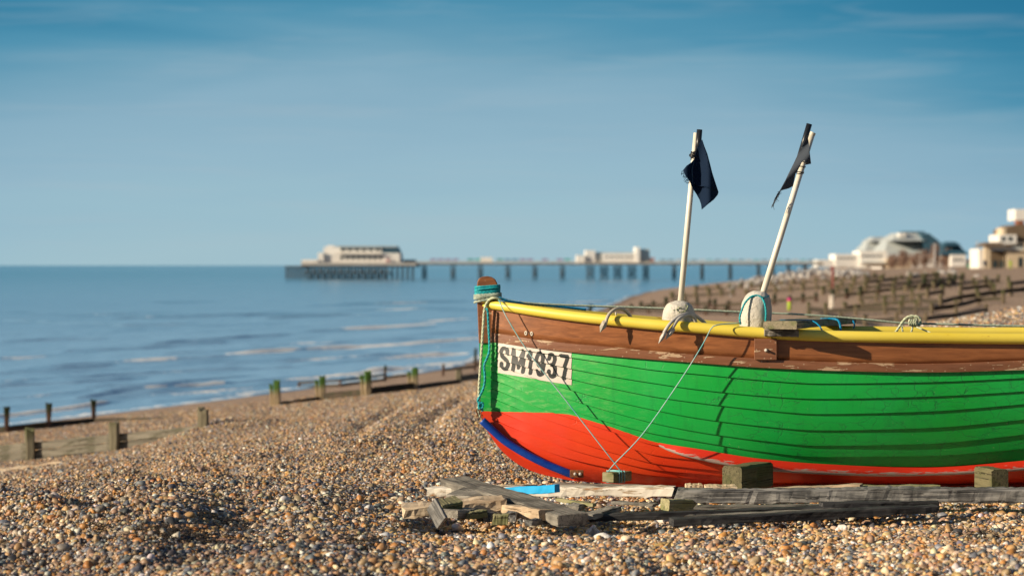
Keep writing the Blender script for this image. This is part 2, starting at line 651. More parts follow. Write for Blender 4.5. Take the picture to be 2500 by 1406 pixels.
m, t, b = mat('shingle beach', (0.4, 0.3, 0.2), 0.85, spec=0.2)
tcn = N(t, 'ShaderNodeTexCoord')
vo = N(t, 'ShaderNodeTexVoronoi'); vo.inputs['Scale'].default_value = 26
t.links.new(tcn.outputs['Object'], vo.inputs['Vector'])
spc = N(t, 'ShaderNodeSeparateColor'); t.links.new(vo.outputs['Color'], spc.inputs[0])
stops = []
acc = 0.0
for c, w in zip(PAL, PALW):
    stops.append((acc, tuple(c * 0.82))); acc += w
rp_ = ramp(t, stops, 'CONSTANT')
t.links.new(spc.outputs[0], rp_.inputs[0])
# broad patches of fine brown sand and grit
nb = noise(t, coords(t, 'Object', (0.5, 0.16, 1)), 1.0, 5, 0.6)
gc_ = noise(t, coords(t, 'Object', (1.6, 0.8, 1)), 3.0, 7, 0.8)
gr = noise(t, tcn.outputs['Object'], 14, 6, 0.75)
sandc = mixc(t, stepf(t, gr, 0.40, 0.62), (0.26, 0.175, 0.125), (0.62, 0.46, 0.34))
sandc = mixc(t, math_(t, 'MULTIPLY', stepf(t, gc_, 0.46, 0.62), 0.7), sandc, (0.20, 0.145, 0.11))
atz = N(t, 'ShaderNodeAttribute', attribute_name='sand')
sf = math_(t, 'ADD', atz.outputs['Fac'], math_(t, 'MULTIPLY', math_(t, 'SUBTRACT', nb, 0.5), 1.2), True)
c = mixc(t, sf, rp_.outputs[0], sandc)
wet = N(t, 'ShaderNodeAttribute', attribute_name='wet')
c = mixc(t, math_(t, 'MULTIPLY', wet.outputs['Fac'], 0.55), c, (0.10, 0.075, 0.06))
t.links.new(c, b.inputs['Base Color'])
n2 = noise(t, coords(t, 'Object', (1.3, 0.45, 1)), 3.0, 6, 0.75)
hsum = math_(t, 'ADD', math_(t, 'MULTIPLY', vo.outputs['Distance'], -0.5), math_(t, 'MULTIPLY', n2, 1.4))
bump(t, b, hsum, 0.9, 0.05)
M['shingle'] = m

# ---- sea
m, t, b = mat('sea water', (0.24, 0.45, 0.60), 0.2, spec=0.5)
b.inputs['IOR'].default_value = 1.33
fo = N(t, 'ShaderNodeAttribute', attribute_name='foam')
fn = noise(t, coords(t, 'Object', (0.8, 0.5, 1)), 3.2, 5, 0.7)
ff = stepf(t, math_(t, 'ADD', fo.outputs['Fac'], math_(t, 'MULTIPLY', math_(t, 'SUBTRACT', fn, 0.5), 1.0)), 0.33, 0.50)
tcs = N(t, 'ShaderNodeTexCoord'); sps = N(t, 'ShaderNodeSeparateXYZ')
t.links.new(tcs.outputs['Object'], sps.inputs[0])
shal = stepf(t, math_(t, 'LOGARITHM', sps.outputs['Y'], 10.0), 2.2, 3.1)
seac = mixc(t, shal, (0.29, 0.52, 0.76), (0.05, 0.27, 0.43))
t.links.new(mixc(t, ff, seac, (0.96, 0.93, 0.88)), b.inputs['Base Color'])
t.links.new(math_(t, 'ADD', math_(t, 'MULTIPLY', ff, 0.6), 0.16), b.inputs['Roughness'])
w1 = noise(t, coords(t, 'Object', (0.45, 1.3, 1), (0, 0, R(-62))), 1.1, 6, 0.7)
w2 = noise(t, coords(t, 'Object', (0.09, 0.045, 1), (0, 0, R(-12))), 1.0, 4, 0.6)
bump(t, b, math_(t, 'ADD', w1, math_(t, 'MULTIPLY', w2, 4.0)), 0.75, 0.10)
M['sea'] = m


# ---- boat paints
def paint_mat(name, stem=False):
    m, t, b = mat(name, (0, 0.3, 0.1), 0.45, spec=0.7, coat=0.0)
    pa = N(t, 'ShaderNodeAttribute', attribute_name='paint')
    xa = N(t, 'ShaderNodeAttribute', attribute_name='along')
    v = coords(t, 'Object', (1, 1, 1))
    big = noise(t, v, 1.7, 3)
    green = mixc(t, stepf(t, big, 0.3, 0.7), (0.0, 0.41, 0.040), (0.001, 0.47, 0.075))
    # brush marks and chalky scuffs near the bow
    sc = noise(t, coords(t, 'Object', (2.5, 2.5, 9)), 4.0, 6, 0.7, 0.5)
    chalk = math_(t, 'MULTIPLY', stepf(t, sc, 0.50, 0.66), stepf(t, xa.outputs['Fac'], 0.32, 0.08))
    green = mixc(t, math_(t, 'MULTIPLY', chalk, 0.38), green, (0.42, 0.62, 0.26))
    st_ = noise(t, coords(t, 'Object', (7, 7, 0.7)), 2.0, 5, 0.7, 0.3)
    green = mixc(t, math_(t, 'MULTIPLY', stepf(t, st_, 0.52, 0.72), 0.42), green, (0.004, 0.20, 0.045))
    sp2 = noise(t, coords(t, 'Object', (1, 1, 1)), 46, 3, 0.6)
    green = mixc(t, math_(t, 'MULTIPLY', stepf(t, sp2, 0.70, 0.74), 0.6), green, (0.30, 0.42, 0.22))
    # crazing toward the stern
    vc = N(t, 'ShaderNodeTexVoronoi', feature='DISTANCE_TO_EDGE')
    vc.inputs['Scale'].default_value = 9
    wv = N(t, 'ShaderNodeMapping'); wv.inputs['Scale'].default_value = (0.75, 1, 1.5)
    addn = N(t, 'ShaderNodeVectorMath', operation='ADD')
    nz = N(t, 'ShaderNodeTexNoise'); nz.inputs['Scale'].default_value = 16; nz.inputs['Detail'].default_value = 4
    t.links.new(v, nz.inputs['Vector'])
    scl = N(t, 'ShaderNodeVectorMath', operation='SCALE'); scl.inputs['Scale'].default_value = 0.07
    t.links.new(nz.outputs['Color'], scl.inputs[0])
    t.links.new(v, addn.inputs[0]); t.links.new(scl.outputs[0], addn.inputs[1])
    t.links.new(addn.outputs[0], wv.inputs[0]); t.links.new(wv.outputs[0], vc.inputs['Vector'])
    pm = noise(t, coords(t, 'Object', (0.8, 1, 2.2)), 2.3, 3)
    crack = math_(t, 'MULTIPLY', stepf(t, vc.outputs['Distance'], 0.024, 0.004),
                  stepf(t, math_(t, 'ADD', pm, math_(t, 'MULTIPLY', xa.outputs['Fac'], 0.28)), 0.60, 0.68))
    green = mixc(t, math_(t, 'MULTIPLY', crack, 0.5), green, (0.01, 0.075, 0.045))
    red = mixc(t, stepf(t, big, 0.3, 0.7), (0.78, 0.026, 0.003), (0.90, 0.065, 0.005))
    scuff = noise(t, coords(t, 'Object', (3, 3, 14)), 5, 6, 0.75)
    low = N(t, 'ShaderNodeAttribute', attribute_name='low')
    red = mixc(t, math_(t, 'MULTIPLY', stepf(t, math_(t, 'ADD', scuff, math_(t, 'MULTIPLY', low.outputs['Fac'], 0.03)), 0.70, 0.76), 0.5), red, (0.42, 0.30, 0.26))
    edge = math_(t, 'ADD', pa.outputs['Fac'], math_(t, 'MULTIPLY', math_(t, 'SUBTRACT', noise(t, v, 22, 2), 0.5), 0.006))
    c = mixc(t, stepf(t, edge, -0.001, 0.001), red, green)
    t.links.new(c, b.inputs['Base Color'])
    bp = math_(t, 'ADD', math_(t, 'MULTIPLY', noise(t, coords(t, 'Object', (1.5, 1.5, 12)), 6, 5, 0.7), 1.0), math_(t, 'MULTIPLY', crack, -1.2))
    bump(t, b, bp, 0.35, 0.003)
    t.links.new(math_(t, 'ADD', math_(t, 'MULTIPLY', noise(t, v, 5, 4), 0.3), 0.33), b.inputs['Roughness'])
    return m


M['hull'] = paint_mat('green and red hull paint')


def varnish(name, peel=0.0, c1=(0.20, 0.066, 0.020), c2=(0.42, 0.155, 0.052)):
    m, t, b = mat(name, c1, 0.42, spec=0.7, coat=0.0)
    g = noise(t, coords(t, 'Object', (1.2, 6, 14)), 3.0, 6, 0.65, 0.5)
    big = noise(t, coords(t, 'Object', (1, 1, 2)), 2.2, 3)
    c = mixc(t, stepf(t, g, 0.32, 0.7), c1, c2)
    c = mixc(t, math_(t, 'MULTIPLY', stepf(t, big, 0.45, 0.7), 0.35), c, (0.30, 0.115, 0.045))
    if peel:
        pn = noise(t, coords(t, 'Object', (1.3, 3, 9)), 3.2, 6, 0.62, 0.3)
        pk = stepf(t, pn, 0.66 - peel, 0.675 - peel)
        c = mixc(t, stepf(t, pn, 0.645 - peel, 0.65 - peel), c, (0.22, 0.09, 0.035))
        c = mixc(t, pk, c, (0.55, 0.38, 0.24))
        sp_ = N(t, 'ShaderNodeTexVoronoi'); sp_.inputs['Scale'].default_value = 26
        t.links.new(coords(t, 'Object'), sp_.inputs['Vector'])
        c = mixc(t, math_(t, 'MULTIPLY', stepf(t, sp_.outputs['Distance'], 0.16, 0.10), 0.7), c, (0.6, 0.45, 0.32))
        bump(t, b, math_(t, 'ADD', g, math_(t, 'MULTIPLY', pk, -0.8)), 0.5, 0.004)
    else:
        bump(t, b, g, 0.25, 0.003)
    t.links.new(c, b.inputs['Base Color'])
    return m


M['varnish'] = varnish('varnished top strake')
M['varnish_peel'] = varnish('peeling varnished band', 0.065, (0.19, 0.072, 0.035), (0.30, 0.13, 0.068))
M['stemwood'] = varnish('worn stem wood', 0.03, (0.17, 0.065, 0.03), (0.36, 0.13, 0.04))
m, t, b = mat('yellow rail paint', (0.80, 0.55, 0.045), 0.42, spec=0.8, coat=0.0)
v = coords(t, 'Object')
rn = noise(t, coords(t, 'Object', (1, 4, 4)), 3.1, 6, 0.7)
c = mixc(t, stepf(t, noise(t, v, 1.8, 3), 0.3, 0.7), (0.86, 0.66, 0.06), (0.90, 0.73, 0.11))
c = mixc(t, math_(t, 'MULTIPLY', stepf(t, rn, 0.655, 0.70), 0.85), c, (0.42, 0.14, 0.02))
c = mixc(t, math_(t, 'MULTIPLY', stepf(t, noise(t, coords(t, 'Object', (2, 9, 9)), 2.2, 6, 0.75), 0.56, 0.74), 0.35), c, (0.60, 0.44, 0.12))
t.links.new(c, b.inputs['Base Color'])
bump(t, b, noise(t, v, 30, 3), 0.15, 0.002)
M['yellow'] = m
M['plate_white'] = noisy('plate white paint', (0.72, 0.62, 0.55), (0.80, 0.71, 0.64), 9, 0.45, 0.001)
M['letter_black'] = noisy('black lettering paint', (0.022, 0.026, 0.026), (0.05, 0.055, 0.055), 14, 0.4, 0.001)
M['rope_pale'] = noisy('pale green polyrope', (0.50, 0.56, 0.36), (0.66, 0.68, 0.50), 60, 0.6, 0.001)
M['rope_grey'] = noisy('grey green rope', (0.26, 0.34, 0.28), (0.50, 0.56, 0.44), 60, 0.65, 0.001)
M['rope_teal'] = noisy('teal polyrope', (0.005, 0.30, 0.36), (0.02, 0.46, 0.50), 50, 0.45, 0.001)
M['rope_blue'] = noisy('blue rope', (0.004, 0.16, 0.36), (0.01, 0.30, 0.50), 50, 0.45, 0.001)
M['twine'] = noisy('thin pale twine', (0.45, 0.58, 0.55), (0.10, 0.45, 0.48), 7, 0.55, 0.0)
M['hose'] = noisy('blue hose', (0.005, 0.04, 0.32), (0.01, 0.075, 0.42), 12, 0.38, 0.002)
M['pole'] = noisy('cream painted pole', (0.78, 0.72, 0.58), (0.86, 0.81, 0.70), 9, 0.4, 0.001)
m, t, b = mat('white foam float', (0.78, 0.74, 0.66), 0.85, spec=0.2)
v = coords(t, 'Object')
fn_ = noise(t, v, 13, 6, 0.75)
c = mixc(t, stepf(t, noise(t, v, 6, 4), 0.35, 0.7), (0.78, 0.74, 0.66), (0.60, 0.55, 0.44))
c = mixc(t, stepf(t, noise(t, v, 5.5, 3), 0.70, 0.73), c, (0.32, 0.12, 0.03))
t.links.new(c, b.inputs['Base Color'])
bump(t, b, fn_, 1.0, 0.035)
M['float'] = m
M['black'] = noisy('black tube', (0.012, 0.014, 0.018), (0.025, 0.028, 0.035), 20, 0.35, 0.001)
m, t, b = mat('navy flag cloth', (0.006, 0.022, 0.06), 0.8, spec=0.2)
tr = N(t, 'ShaderNodeBsdfTranslucent'); tr.inputs['Color'].default_value = (0.02, 0.12, 0.22, 1)
ms = N(t, 'ShaderNodeMixShader'); ms.inputs[0].default_value = 0.30
t.links.new(b.outputs[0], ms.inputs[1]); t.links.new(tr.outputs[0], ms.inputs[2])
t.links.new(ms.outputs[0], t.nodes['Material Output'].inputs['Surface'])
wv = N(t, 'ShaderNodeTexNoise'); wv.inputs['Scale'].default_value = 120
bump(t, b, wv.outputs['Fac'], 0.3, 0.002)
M['flag'] = m
m, t, b = mat('grey flag cloth', (0.10, 0.12, 0.15), 0.8, spec=0.2)
tr = N(t, 'ShaderNodeBsdfTranslucent'); tr.inputs['Color'].default_value = (0.05, 0.13, 0.22, 1)
ms = N(t, 'ShaderNodeMixShader'); ms.inputs[0].default_value = 0.35
t.links.new(b.outputs[0], ms.inputs[1]); t.links.new(tr.outputs[0], ms.inputs[2])
t.links.new(ms.outputs[0], t.nodes['Material Output'].inputs['Surface'])
M['flag_grey'] = m
M['galv'] = noisy('galvanised anchor steel', (0.42, 0.41, 0.38), (0.60, 0.56, 0.50), 18, 0.5, 0.003)
M['galv_rust'] = noisy('galvanised steel with rust spots', (0.52, 0.47, 0.38), (0.20, 0.09, 0.04), 16, 0.6, 0.004, lo=0.60, hi=0.66)
M['rust'] = noisy('rusty iron', (0.30, 0.12, 0.04), (0.12, 0.05, 0.025), 30, 0.85, 0.003)
M['cream'] = noisy('cream plastic', (0.72, 0.68, 0.58), (0.6, 0.55, 0.45), 40, 0.4, 0.0)
M['bluepaint'] = noisy('sky blue board paint', (0.015, 0.36, 0.72), (0.02, 0.42, 0.80), 7, 0.5, 0.002, stretch=(1, 6, 6))
m, t, b = mat('flaking white board paint', (0.75, 0.7, 0.6), 0.7, spec=0.3)
v = coords(t, 'Object', (1.6, 7, 7))
pn = noise(t, v, 2.6, 6, 0.65, 0.4)
c = mixc(t, stepf(t, pn, 0.56, 0.60), (0.84, 0.77, 0.66), (0.48, 0.38, 0.27))
c = mixc(t, stepf(t, pn, 0.62, 0.66), c, (0.42, 0.15, 0.03))
t.links.new(c, b.inputs['Base Color'])
bump(t, b, pn, 0.6, 0.005)
M['flakewhite'] = m
m, t, b = mat('scraped red runner', (0.7, 0.03, 0.01), 0.5, spec=0.4)
lw = N(t, 'ShaderNodeAttribute', attribute_name='low')
xa = N(t, 'ShaderNodeAttribute', attribute_name='along')
sn = noise(t, coords(t, 'Object', (2.0, 6, 16)), 5, 6, 0.75)
wf = math_(t, 'ADD', math_(t, 'ADD', sn, math_(t, 'MULTIPLY', lw.outputs['Fac'], 0.45)), math_(t, 'MULTIPLY', xa.outputs['Fac'], 0.05))
c = mixc(t, stepf(t, wf, 0.83, 0.87), (0.78, 0.035, 0.01), (0.50, 0.40, 0.36))
t.links.new(c, b.inputs['Base Color'])
bump(t, b, sn, 0.5, 0.004)
M['runner'] = m
M['flint_white'] = noisy('white flint', (0.74, 0.72, 0.68), (0.20, 0.22, 0.25), 9, 0.5, 0.01, lo=0.56, hi=0.62)
M['rock_pale'] = noisy('pale rock', (0.58, 0.54, 0.50), (0.34, 0.32, 0.30), 1.2, 0.9, 0.15)
M['rock_grey'] = noisy('grey rock', (0.30, 0.30, 0.31), (0.18, 0.17, 0.17), 1.2, 0.9, 0.15)
M['white_wall'] = noisy('white render wall', (0.88, 0.85, 0.80), (0.80, 0.76, 0.70), 0.3, 0.8, 0.0)
M['cream_wall'] = noisy('cream render wall', (0.66, 0.54, 0.38), (0.58, 0.47, 0.33), 0.3, 0.8, 0.0)
M['brick'] = noisy('brick chimney', (0.30, 0.12, 0.07), (0.24, 0.09, 0.05), 1.0, 0.9, 0.0)
M['roof_brown'] = noisy('brown tiled roof', (0.19, 0.14, 0.09), (0.14, 0.10, 0.065), 0.6, 0.9, 0.0)
M['roof_grey'] = noisy('grey lead roof', (0.42, 0.46, 0.46), (0.50, 0.52, 0.50), 0.2, 0.6, 0.0)
M['roof_blue'] = noisy('dark slate blue roof', (0.03, 0.085, 0.13), (0.04, 0.11, 0.16), 0.3, 0.6, 0.0)
M['window'] = mat('window glass', (0.03, 0.05, 0.06), 0.15, spec=0.6)[0]
M['pier_iron'] = noisy('pier ironwork', (0.045, 0.06, 0.07), (0.075, 0.085, 0.09), 0.5, 0.8, 0.0)
M['pier_wood'] = noisy('pier timber piles', (0.085, 0.062, 0.048), (0.035, 0.03, 0.028), 0.6, 0.9, 0.0)
M['pier_deck'] = noisy('pier deck edge', (0.52, 0.46, 0.40), (0.44, 0.39, 0.34), 0.3, 0.8, 0.0)
M['twig'] = noisy('bare brown twigs', (0.24, 0.15, 0.11), (0.32, 0.21, 0.16), 0.5, 0.95, 0.0)
for nm, c in (('red', (0.5, 0.02, 0.02)), ('lime', (0.45, 0.62, 0.03)), ('pink', (0.85, 0.02, 0.30)), ('rosep', (0.45, 0.25, 0.26)), ('redpole', (0.34, 0.07, 0.07)), ('tealp', (0.04, 0.34, 0.32)),
              ('violet', (0.30, 0.20, 0.40)), ('bluep', (0.08, 0.25, 0.45)), ('skin', (0.55, 0.33, 0.24)), ('jeans', (0.03, 0.05, 0.10)), ('greenp', (0.02, 0.25, 0.12)),
              ('mast', (0.6, 0.6, 0.6)), ('weed', (0.03, 0.02, 0.012)), ('asphalt', (0.10, 0.10, 0.10))):
    M[nm] = noisy(nm + ' paint', c, tuple(x * 0.85 for x in c), 3, 0.6, 0.0)

# ================================================================== GROUND
rows = np.concatenate([np.linspace(-6, 7.5, 30)[:-1], np.exp(np.linspace(math.log(7.5), math.log(60), 900))[:-1],
                       np.exp(np.linspace(math.log(60), math.log(2600), 420))])
s = np.linspace(-1, 1, 620)
Yg = rows[:, None] * np.ones_like(s)[None]
wd = 60 + 0.75 * np.abs(rows)
Xg = wd[:, None] * (0.10 * s + 0.90 * s**3)[None] + 0.06 * np.clip(rows, 0, None)[:, None]
Zg = terrain(Xg, Yg)
me = grid_mesh('beach', np.stack([Xg, Yg, Zg], -1).transpose(1, 0, 2))
sand = np.clip((Yg - 19) / 8, 0, 1) * 0.45 + np.clip((Yg - 34) / 30, 0, 1) * 0.32 + np.clip((-1.1 - Zg) / 0.8, 0, 1) * 0.35 - 0.9 * np.exp(-((Xg - 10) / 7)**2 - ((Yg - 42) / 11)**2)
wetv = np.clip((SEA + 0.28 - Zg) / 0.25, 0, 1)
for nm, arr in (('sand', sand), ('wet', wetv)):
    a = me.attributes.new(nm, 'FLOAT', 'POINT'); a.data.foreach_set('value', arr.T.reshape(-1).astype(np.float32))
o = link('beach', me, M['shingle']); tag(o, 'shingle beach', kind='structure')

# ================================================================== SEA
def seahit(px, py):
    d = ray(px, py)
    D = (SEA - CAMZ) / d[2]
    return d[0] * D, D


ridges = [
    ([(120, 897), (430, 878), (560, 872)], 0.11, [(0, 0), (.3, .25), (.55, .62), (.8, .15), (1, 0)]),
    ([(160, 923), (500, 903), (760, 893)], 0.09, [(0, 0), (.4, .32), (.7, .2), (1, 0)]),
    ([(560, 866), (700, 857), (960, 843), (1170, 826)], 0.12, [(0, .5), (.2, .85), (.24, .3), (.45, .75), (.8, .62), (1, .5)]),
    ([(180, 976), (350, 960), (540, 940)], 0.11, [(0, 0), (.42, .2), (.5, .75), (.62, .3), (.85, .72), (1, .6)]),
    ([(-40, 1020), (60, 1008), (160, 996), (270, 982)], 0.10, [(0, .3), (.3, .75), (.8, .85), (1, .4)]),
    ([(770, 807), (880, 801), (1060, 790)], 0.10, [(0, 0), (.3, .55), (.6, .75), (1, .5)]),
    ([(740, 891), (948, 877), (1135, 865)], 0.08, [(0, 0), (.5, .35), (.75, .6), (1, .75)]),
    ([(690, 930), (816, 918), (912, 906), (1000, 899)], 0.08, [(0, .45), (.3, .6), (.55, .85), (.8, .8), (1, .4)]),
    ([(990, 894), (1150, 883)], 0.05, [(0, .4), (.5, .6), (1, .4)]),
    ([(1000, 787), (1150, 778)], 0.08, [(0, .2), (.5, .6), (1, .4)]),
    ([(0, 836), (150, 830), (260, 827)], 0.12, [(0, 0), (1, 0)]),
    ([(-60, 940), (180, 932), (330, 922)], 0.09, [(0, 0), (1, 0)]),
    ([(380, 838), (640, 822), (700, 818)], 0.13, [(0, 0), (1, 0)]),
    ([(150, 858), (420, 846)], 0.10, [(0, 0), (1, 0)]),
    ([(650, 778), (860, 768)], 0.16, [(0, 0), (1, 0)]),
    ([(0, 782), (300, 795), (480, 792)], 0.14, [(0, 0), (1, 0)]),
    ([(1180, 770), (1420, 760)], 0.12, [(0, .3), (.5, .55), (1, .3)]),
    ([(1530, 716), (1650, 708)], 0.15, [(0, .3), (.5, .55), (1, .3)]),
    ([(1340, 742), (1500, 735)], 0.14, [(0, .3), (.5, .5), (1, .3)]),
    ([(780, 842), (1060, 826)], 0.09, [(0, 0), (1, 0)]),
    ([(300, 890), (620, 872)], 0.06, [(0, 0), (1, 0)]),
]
_rr = random.Random(21)
for k_ in range(46):                      # many low swells between the breakers
    y_ = 690 + 290 * (_rr.random() ** 0.9)
    x_ = _rr.uniform(-150, 1150 - max(0, (y_ - 850)) * 4.5)
    L_ = _rr.uniform(160, 520) * (0.6 + (y_ - 690) / 500)
    sl_ = 0.018 + max(0, y_ - 760) * 0.00022
    ridges.append(([(x_, y_), (x_ + L_ / 2, y_ - L_ / 2 * sl_), (x_ + L_, y_ - L_ * sl_ * 1.2)], _rr.uniform(0.045, 0.09) * (1.3 if y_ < 780 else 1),
                   [(0, 0), (.5, _rr.choice([0, 0, 0, .35, .5])), (1, 0)]))
Dn = np.concatenate([np.exp(np.linspace(math.log(45), math.log(420), 1150))[:-1], np.exp(np.linspace(math.log(420), math.log(90000), 160))])
tt = np.linspace(-0.34, 0.34, 460)
Ys = Dn[:, None] * np.ones_like(tt)[None]
Xw = Ys * tt[None]
rot = 0.24
uu = Xw * math.cos(rot) - Ys * math.sin(rot) * 0.0 + 0.0 * Xw
vv = Ys - Xw * 2.9                    # constant along wave fronts
fade = np.clip((430 - Ys) / 200, 0, 1)
Zw = np.full_like(Ys, SEA)
Zw += fade * (0.10 * vnoise(Xw * 0.045 + 3, vv * 0.10 + 1) + 0.07 * vnoise(Xw * 0.10 + 13, vv * 0.23 + 5)
              + 0.05 * vnoise(Xw * 0.35 + 7, vv * 0.6 + 2) + 0.035 * vnoise(Xw * 0.9, Ys * 0.8))
foam = np.zeros_like(Ys)
for pts, amp, fprof in ridges:
    w = np.array([seahit(*p) for p in pts])
    k = np.linspace(0, 1, len(w))
    x0, x1 = w[0, 0], w[-1, 0]
    inx = (Xw - x0) / (x1 - x0)
    yc = np.interp(inx, (w[:, 0] - x0) / (x1 - x0), w[:, 1]) + (0.9 + 1.2 * len(pts) / 3) * vnoise(Xw * 0.22, Xw * 0 + amp * 400 + pts[0][1])
    win = np.clip(inx * 6 + 0.5, 0, 1) * np.clip((1 - inx) * 6 + 0.5, 0, 1)
    dY = Ys - yc
    dd = np.where(dY < 0, dY / 0.5, dY / 1.6)
    Zw += 1.35 * amp * win * np.exp(-dd**2) * (0.8 + 0.6 * vnoise(Xw * 0.8, Xw * 0 + amp * 91))
    fx = np.interp(np.clip(inx, 0, 1), [a for a, _ in fprof], [c_ for _, c_ in fprof]) * ((inx > -0.02) & (inx < 1.02))
    fw = 0.55 + Ys / 190.0
    foam = np.maximum(foam, fx * np.exp(-((dY + 0.15) / fw)**2))
# swash line along the shore
sh = terrain(Xw, Ys) - SEA
foam = np.maximum(foam, 0.46 * np.exp(-((sh + 0.04) / 0.06)**2) * (Ys < 400))
me = grid_mesh('sea', np.stack([Xw, Ys, Zw], -1).transpose(1, 0, 2))
a = me.attributes.new('foam', 'FLOAT', 'POINT'); a.data.foreach_set('value', foam.T.reshape(-1).astype(np.float32))
o = link('sea', me, M['sea']); tag(o, 'blue sea with low breaking waves', kind='structure')


# ================================================================== PEBBLES (instanced on points)
def stone_mesh(name, seed, sub=2, lump=0.28, flat=(1, 0.8, 0.6)):
    r_ = random.Random(seed)
    bm = bmesh.new()
    bmesh.ops.create_icosphere(bm, subdivisions=sub, radius=0.5)
    lo_ = 0.20 if seed % 3 == 0 else 0.30
    cuts = [(Vector((r_.gauss(0, 1), r_.gauss(0, 1), r_.gauss(0, 1))).normalized(), r_.uniform(lo_, 0.46)) for _ in range(r_.randint(3, 7))]
    ph = [r_.uniform(0, 6.28) for _ in range(6)]
    for v_ in bm.verts:
        p = v_.co.copy()
        for n_, d_ in cuts:
            e = p.dot(n_) - d_
            if e > 0:
                p -= n_ * e * 0.85
        k = 1 + lump * 0.5 * (math.sin(p.x * 7 + ph[0]) * math.sin(p.y * 6 + ph[1]) + math.sin(p.z * 8 + ph[2]) * math.sin(p.x * 5 + ph[3]))
        v_.co = Vector((p.x * flat[0], p.y * flat[1], p.z * flat[2])) * k
    me = bpy.data.meshes.new(name)
    bm.to_mesh(me); bm.free()
    me.polygons.foreach_set('use_smooth', np.ones(len(me.polygons), bool))
    return me


pc = bpy.data.collections.new("pebble shapes")
for i in range(9):
    me = stone_mesh('pebble_shape', 100 + i, 2, 0.25, (1, random.uniform(.65, .95), random.uniform(.45, .75)))
    me.materials.append(M['pebble'])
    ob = bpy.data.objects.new('pebble_shape_%02d' % i, me)
    pc.objects.link(ob)


def sample_band(D0, D1, density, m0=0.55):
    w = lambda D: 2 * (0.2118 * D + m0)
    area = (w(D0) + w(D1)) / 2 * (D1 - D0)
    n = int(area * density)
    D = rng.random(int(n * 1.6)) * (D1 - D0) + D0
    keep = rng.random(len(D)) < w(D) / w(D1)
    D = D[keep][:n]
    X = (rng.random(len(D)) - 0.5) * w(D)
    return X, D


bands = [(11.3, 15.5, 3700, 0.0225), (15.5, 18.6, 3600, 0.0225), (18.6, 26, 2000, 0.0275), (26, 34, 1100, 0.031), (34, 50, 480, 0.032), (50, 70, 90, 0.045)]
xs_, ys_, sz_ = [], [], []
for D0, D1, dn, sz in bands:
    X, Y = sample_band(D0, D1, dn)
    xs_.append(X); ys_.append(Y)
    q = sz * np.exp(rng.normal(0, 0.42, len(X)))
    sz_.append(np.clip(q, 0.012, 0.075))
px_ = np.concatenate(xs_); py_ = np.concatenate(ys_); ps_ = np.concatenate(sz_)
extra = rng.random(len(px_)) < 0.004
ps_[extra] *= 1.7
# finer shingle beyond the berm, on the slope left of the boat
fine = (py_ > 18.8) & (px_ < 2.0)
ps_[fine] *= 0.72
n = len(px_)
pz_ = terrain(px_, py_) + ps_ * rng.uniform(-0.18, 0.22, n)
# a few weed and wet-dark drifts break up the colour
patch = vnoise(px_ * 0.5 + 31, (px_ * 0.3 + py_) * 1.3 + 8)
ci = np.searchsorted(np.cumsum(PALW), rng.random(n)).clip(0, len(PAL) - 1)
dk = (patch > 0.16) & (rng.random(n) < 0.30)
ci[dk] = rng.choice([3, 4, 6], dk.sum())
wm = (rng.random(n) < 0.25) & (py_ < 17.0) & (px_ > -0.6)
ci[wm] = rng.choice([0, 1, 2, 9, 7], wm.sum())
fw_ = fine & (rng.random(n) < 0.42)
ci[fw_] = rng.choice([6, 7, 0, 8, 9], fw_.sum())
gain = np.where(fine, 0.98, 0.84 + 0.30 * np.clip((px_ + 1.2) / 1.2, 0, 1))[:, None]  # stone colours darkened at the front left, standing in for shade there
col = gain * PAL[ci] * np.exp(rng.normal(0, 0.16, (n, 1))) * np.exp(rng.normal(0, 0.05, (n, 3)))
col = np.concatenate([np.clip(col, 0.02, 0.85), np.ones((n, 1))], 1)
me = bpy.data.meshes.new('shingle_stones')
me.vertices.add(n)
me.vertices.foreach_set('co', np.stack([px_, py_, pz_], -1).reshape(-1).astype(np.float32))
a = me.attributes.new('scl', 'FLOAT', 'POINT'); a.data.foreach_set('value', ps_.astype(np.float32) * 1.12)
a = me.attributes.new('rot', 'FLOAT_VECTOR', 'POINT')
rt = np.stack([rng.normal(0, 0.45, n), rng.normal(0, 0.45, n), rng.uniform(0, 6.28, n)], -1)
a.data.foreach_set('vector', rt.reshape(-1).astype(np.float32))
a = me.attributes.new('col', 'FLOAT_COLOR', 'POINT'); a.data.foreach_set('color', col.reshape(-1).astype(np.float32))
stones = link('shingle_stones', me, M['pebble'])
tag(stones, 'loose tan, white and grey shingle covering the beach', kind='stuff')
ng = bpy.data.node_groups.new('scatter stones', 'GeometryNodeTree')
ng.interface.new_socket('Geometry', in_out='INPUT', socket_type='NodeSocketGeometry')
ng.interface.new_socket('Geometry', in_out='OUTPUT', socket_type='NodeSocketGeometry')
gi = ng.nodes.new('NodeGroupInput'); go = ng.nodes.new('NodeGroupOutput')
iop = ng.nodes.new('GeometryNodeInstanceOnPoints')
cinf = ng.nodes.new('GeometryNodeCollectionInfo'); cinf.inputs['Collection'].default_value = pc
cinf.inputs['Separate Children'].default_value = True
cinf.inputs['Reset Children'].default_value = True
iop.inputs['Pick Instance'].default_value = True
rid = ng.nodes.new('FunctionNodeRandomValue'); rid.data_type = 'INT'
rid.inputs[4].default_value = 0; rid.inputs[5].default_value = 8
a1 = ng.nodes.new('GeometryNodeInputNamedAttribute'); a1.data_type = 'FLOAT'; a1.inputs['Name'].default_value = 'scl'
a2 = ng.nodes.new('GeometryNodeInputNamedAttribute'); a2.data_type = 'FLOAT_VECTOR'; a2.inputs['Name'].default_value = 'rot'
e2r = ng.nodes.new('FunctionNodeEulerToRotation')
L = ng.links
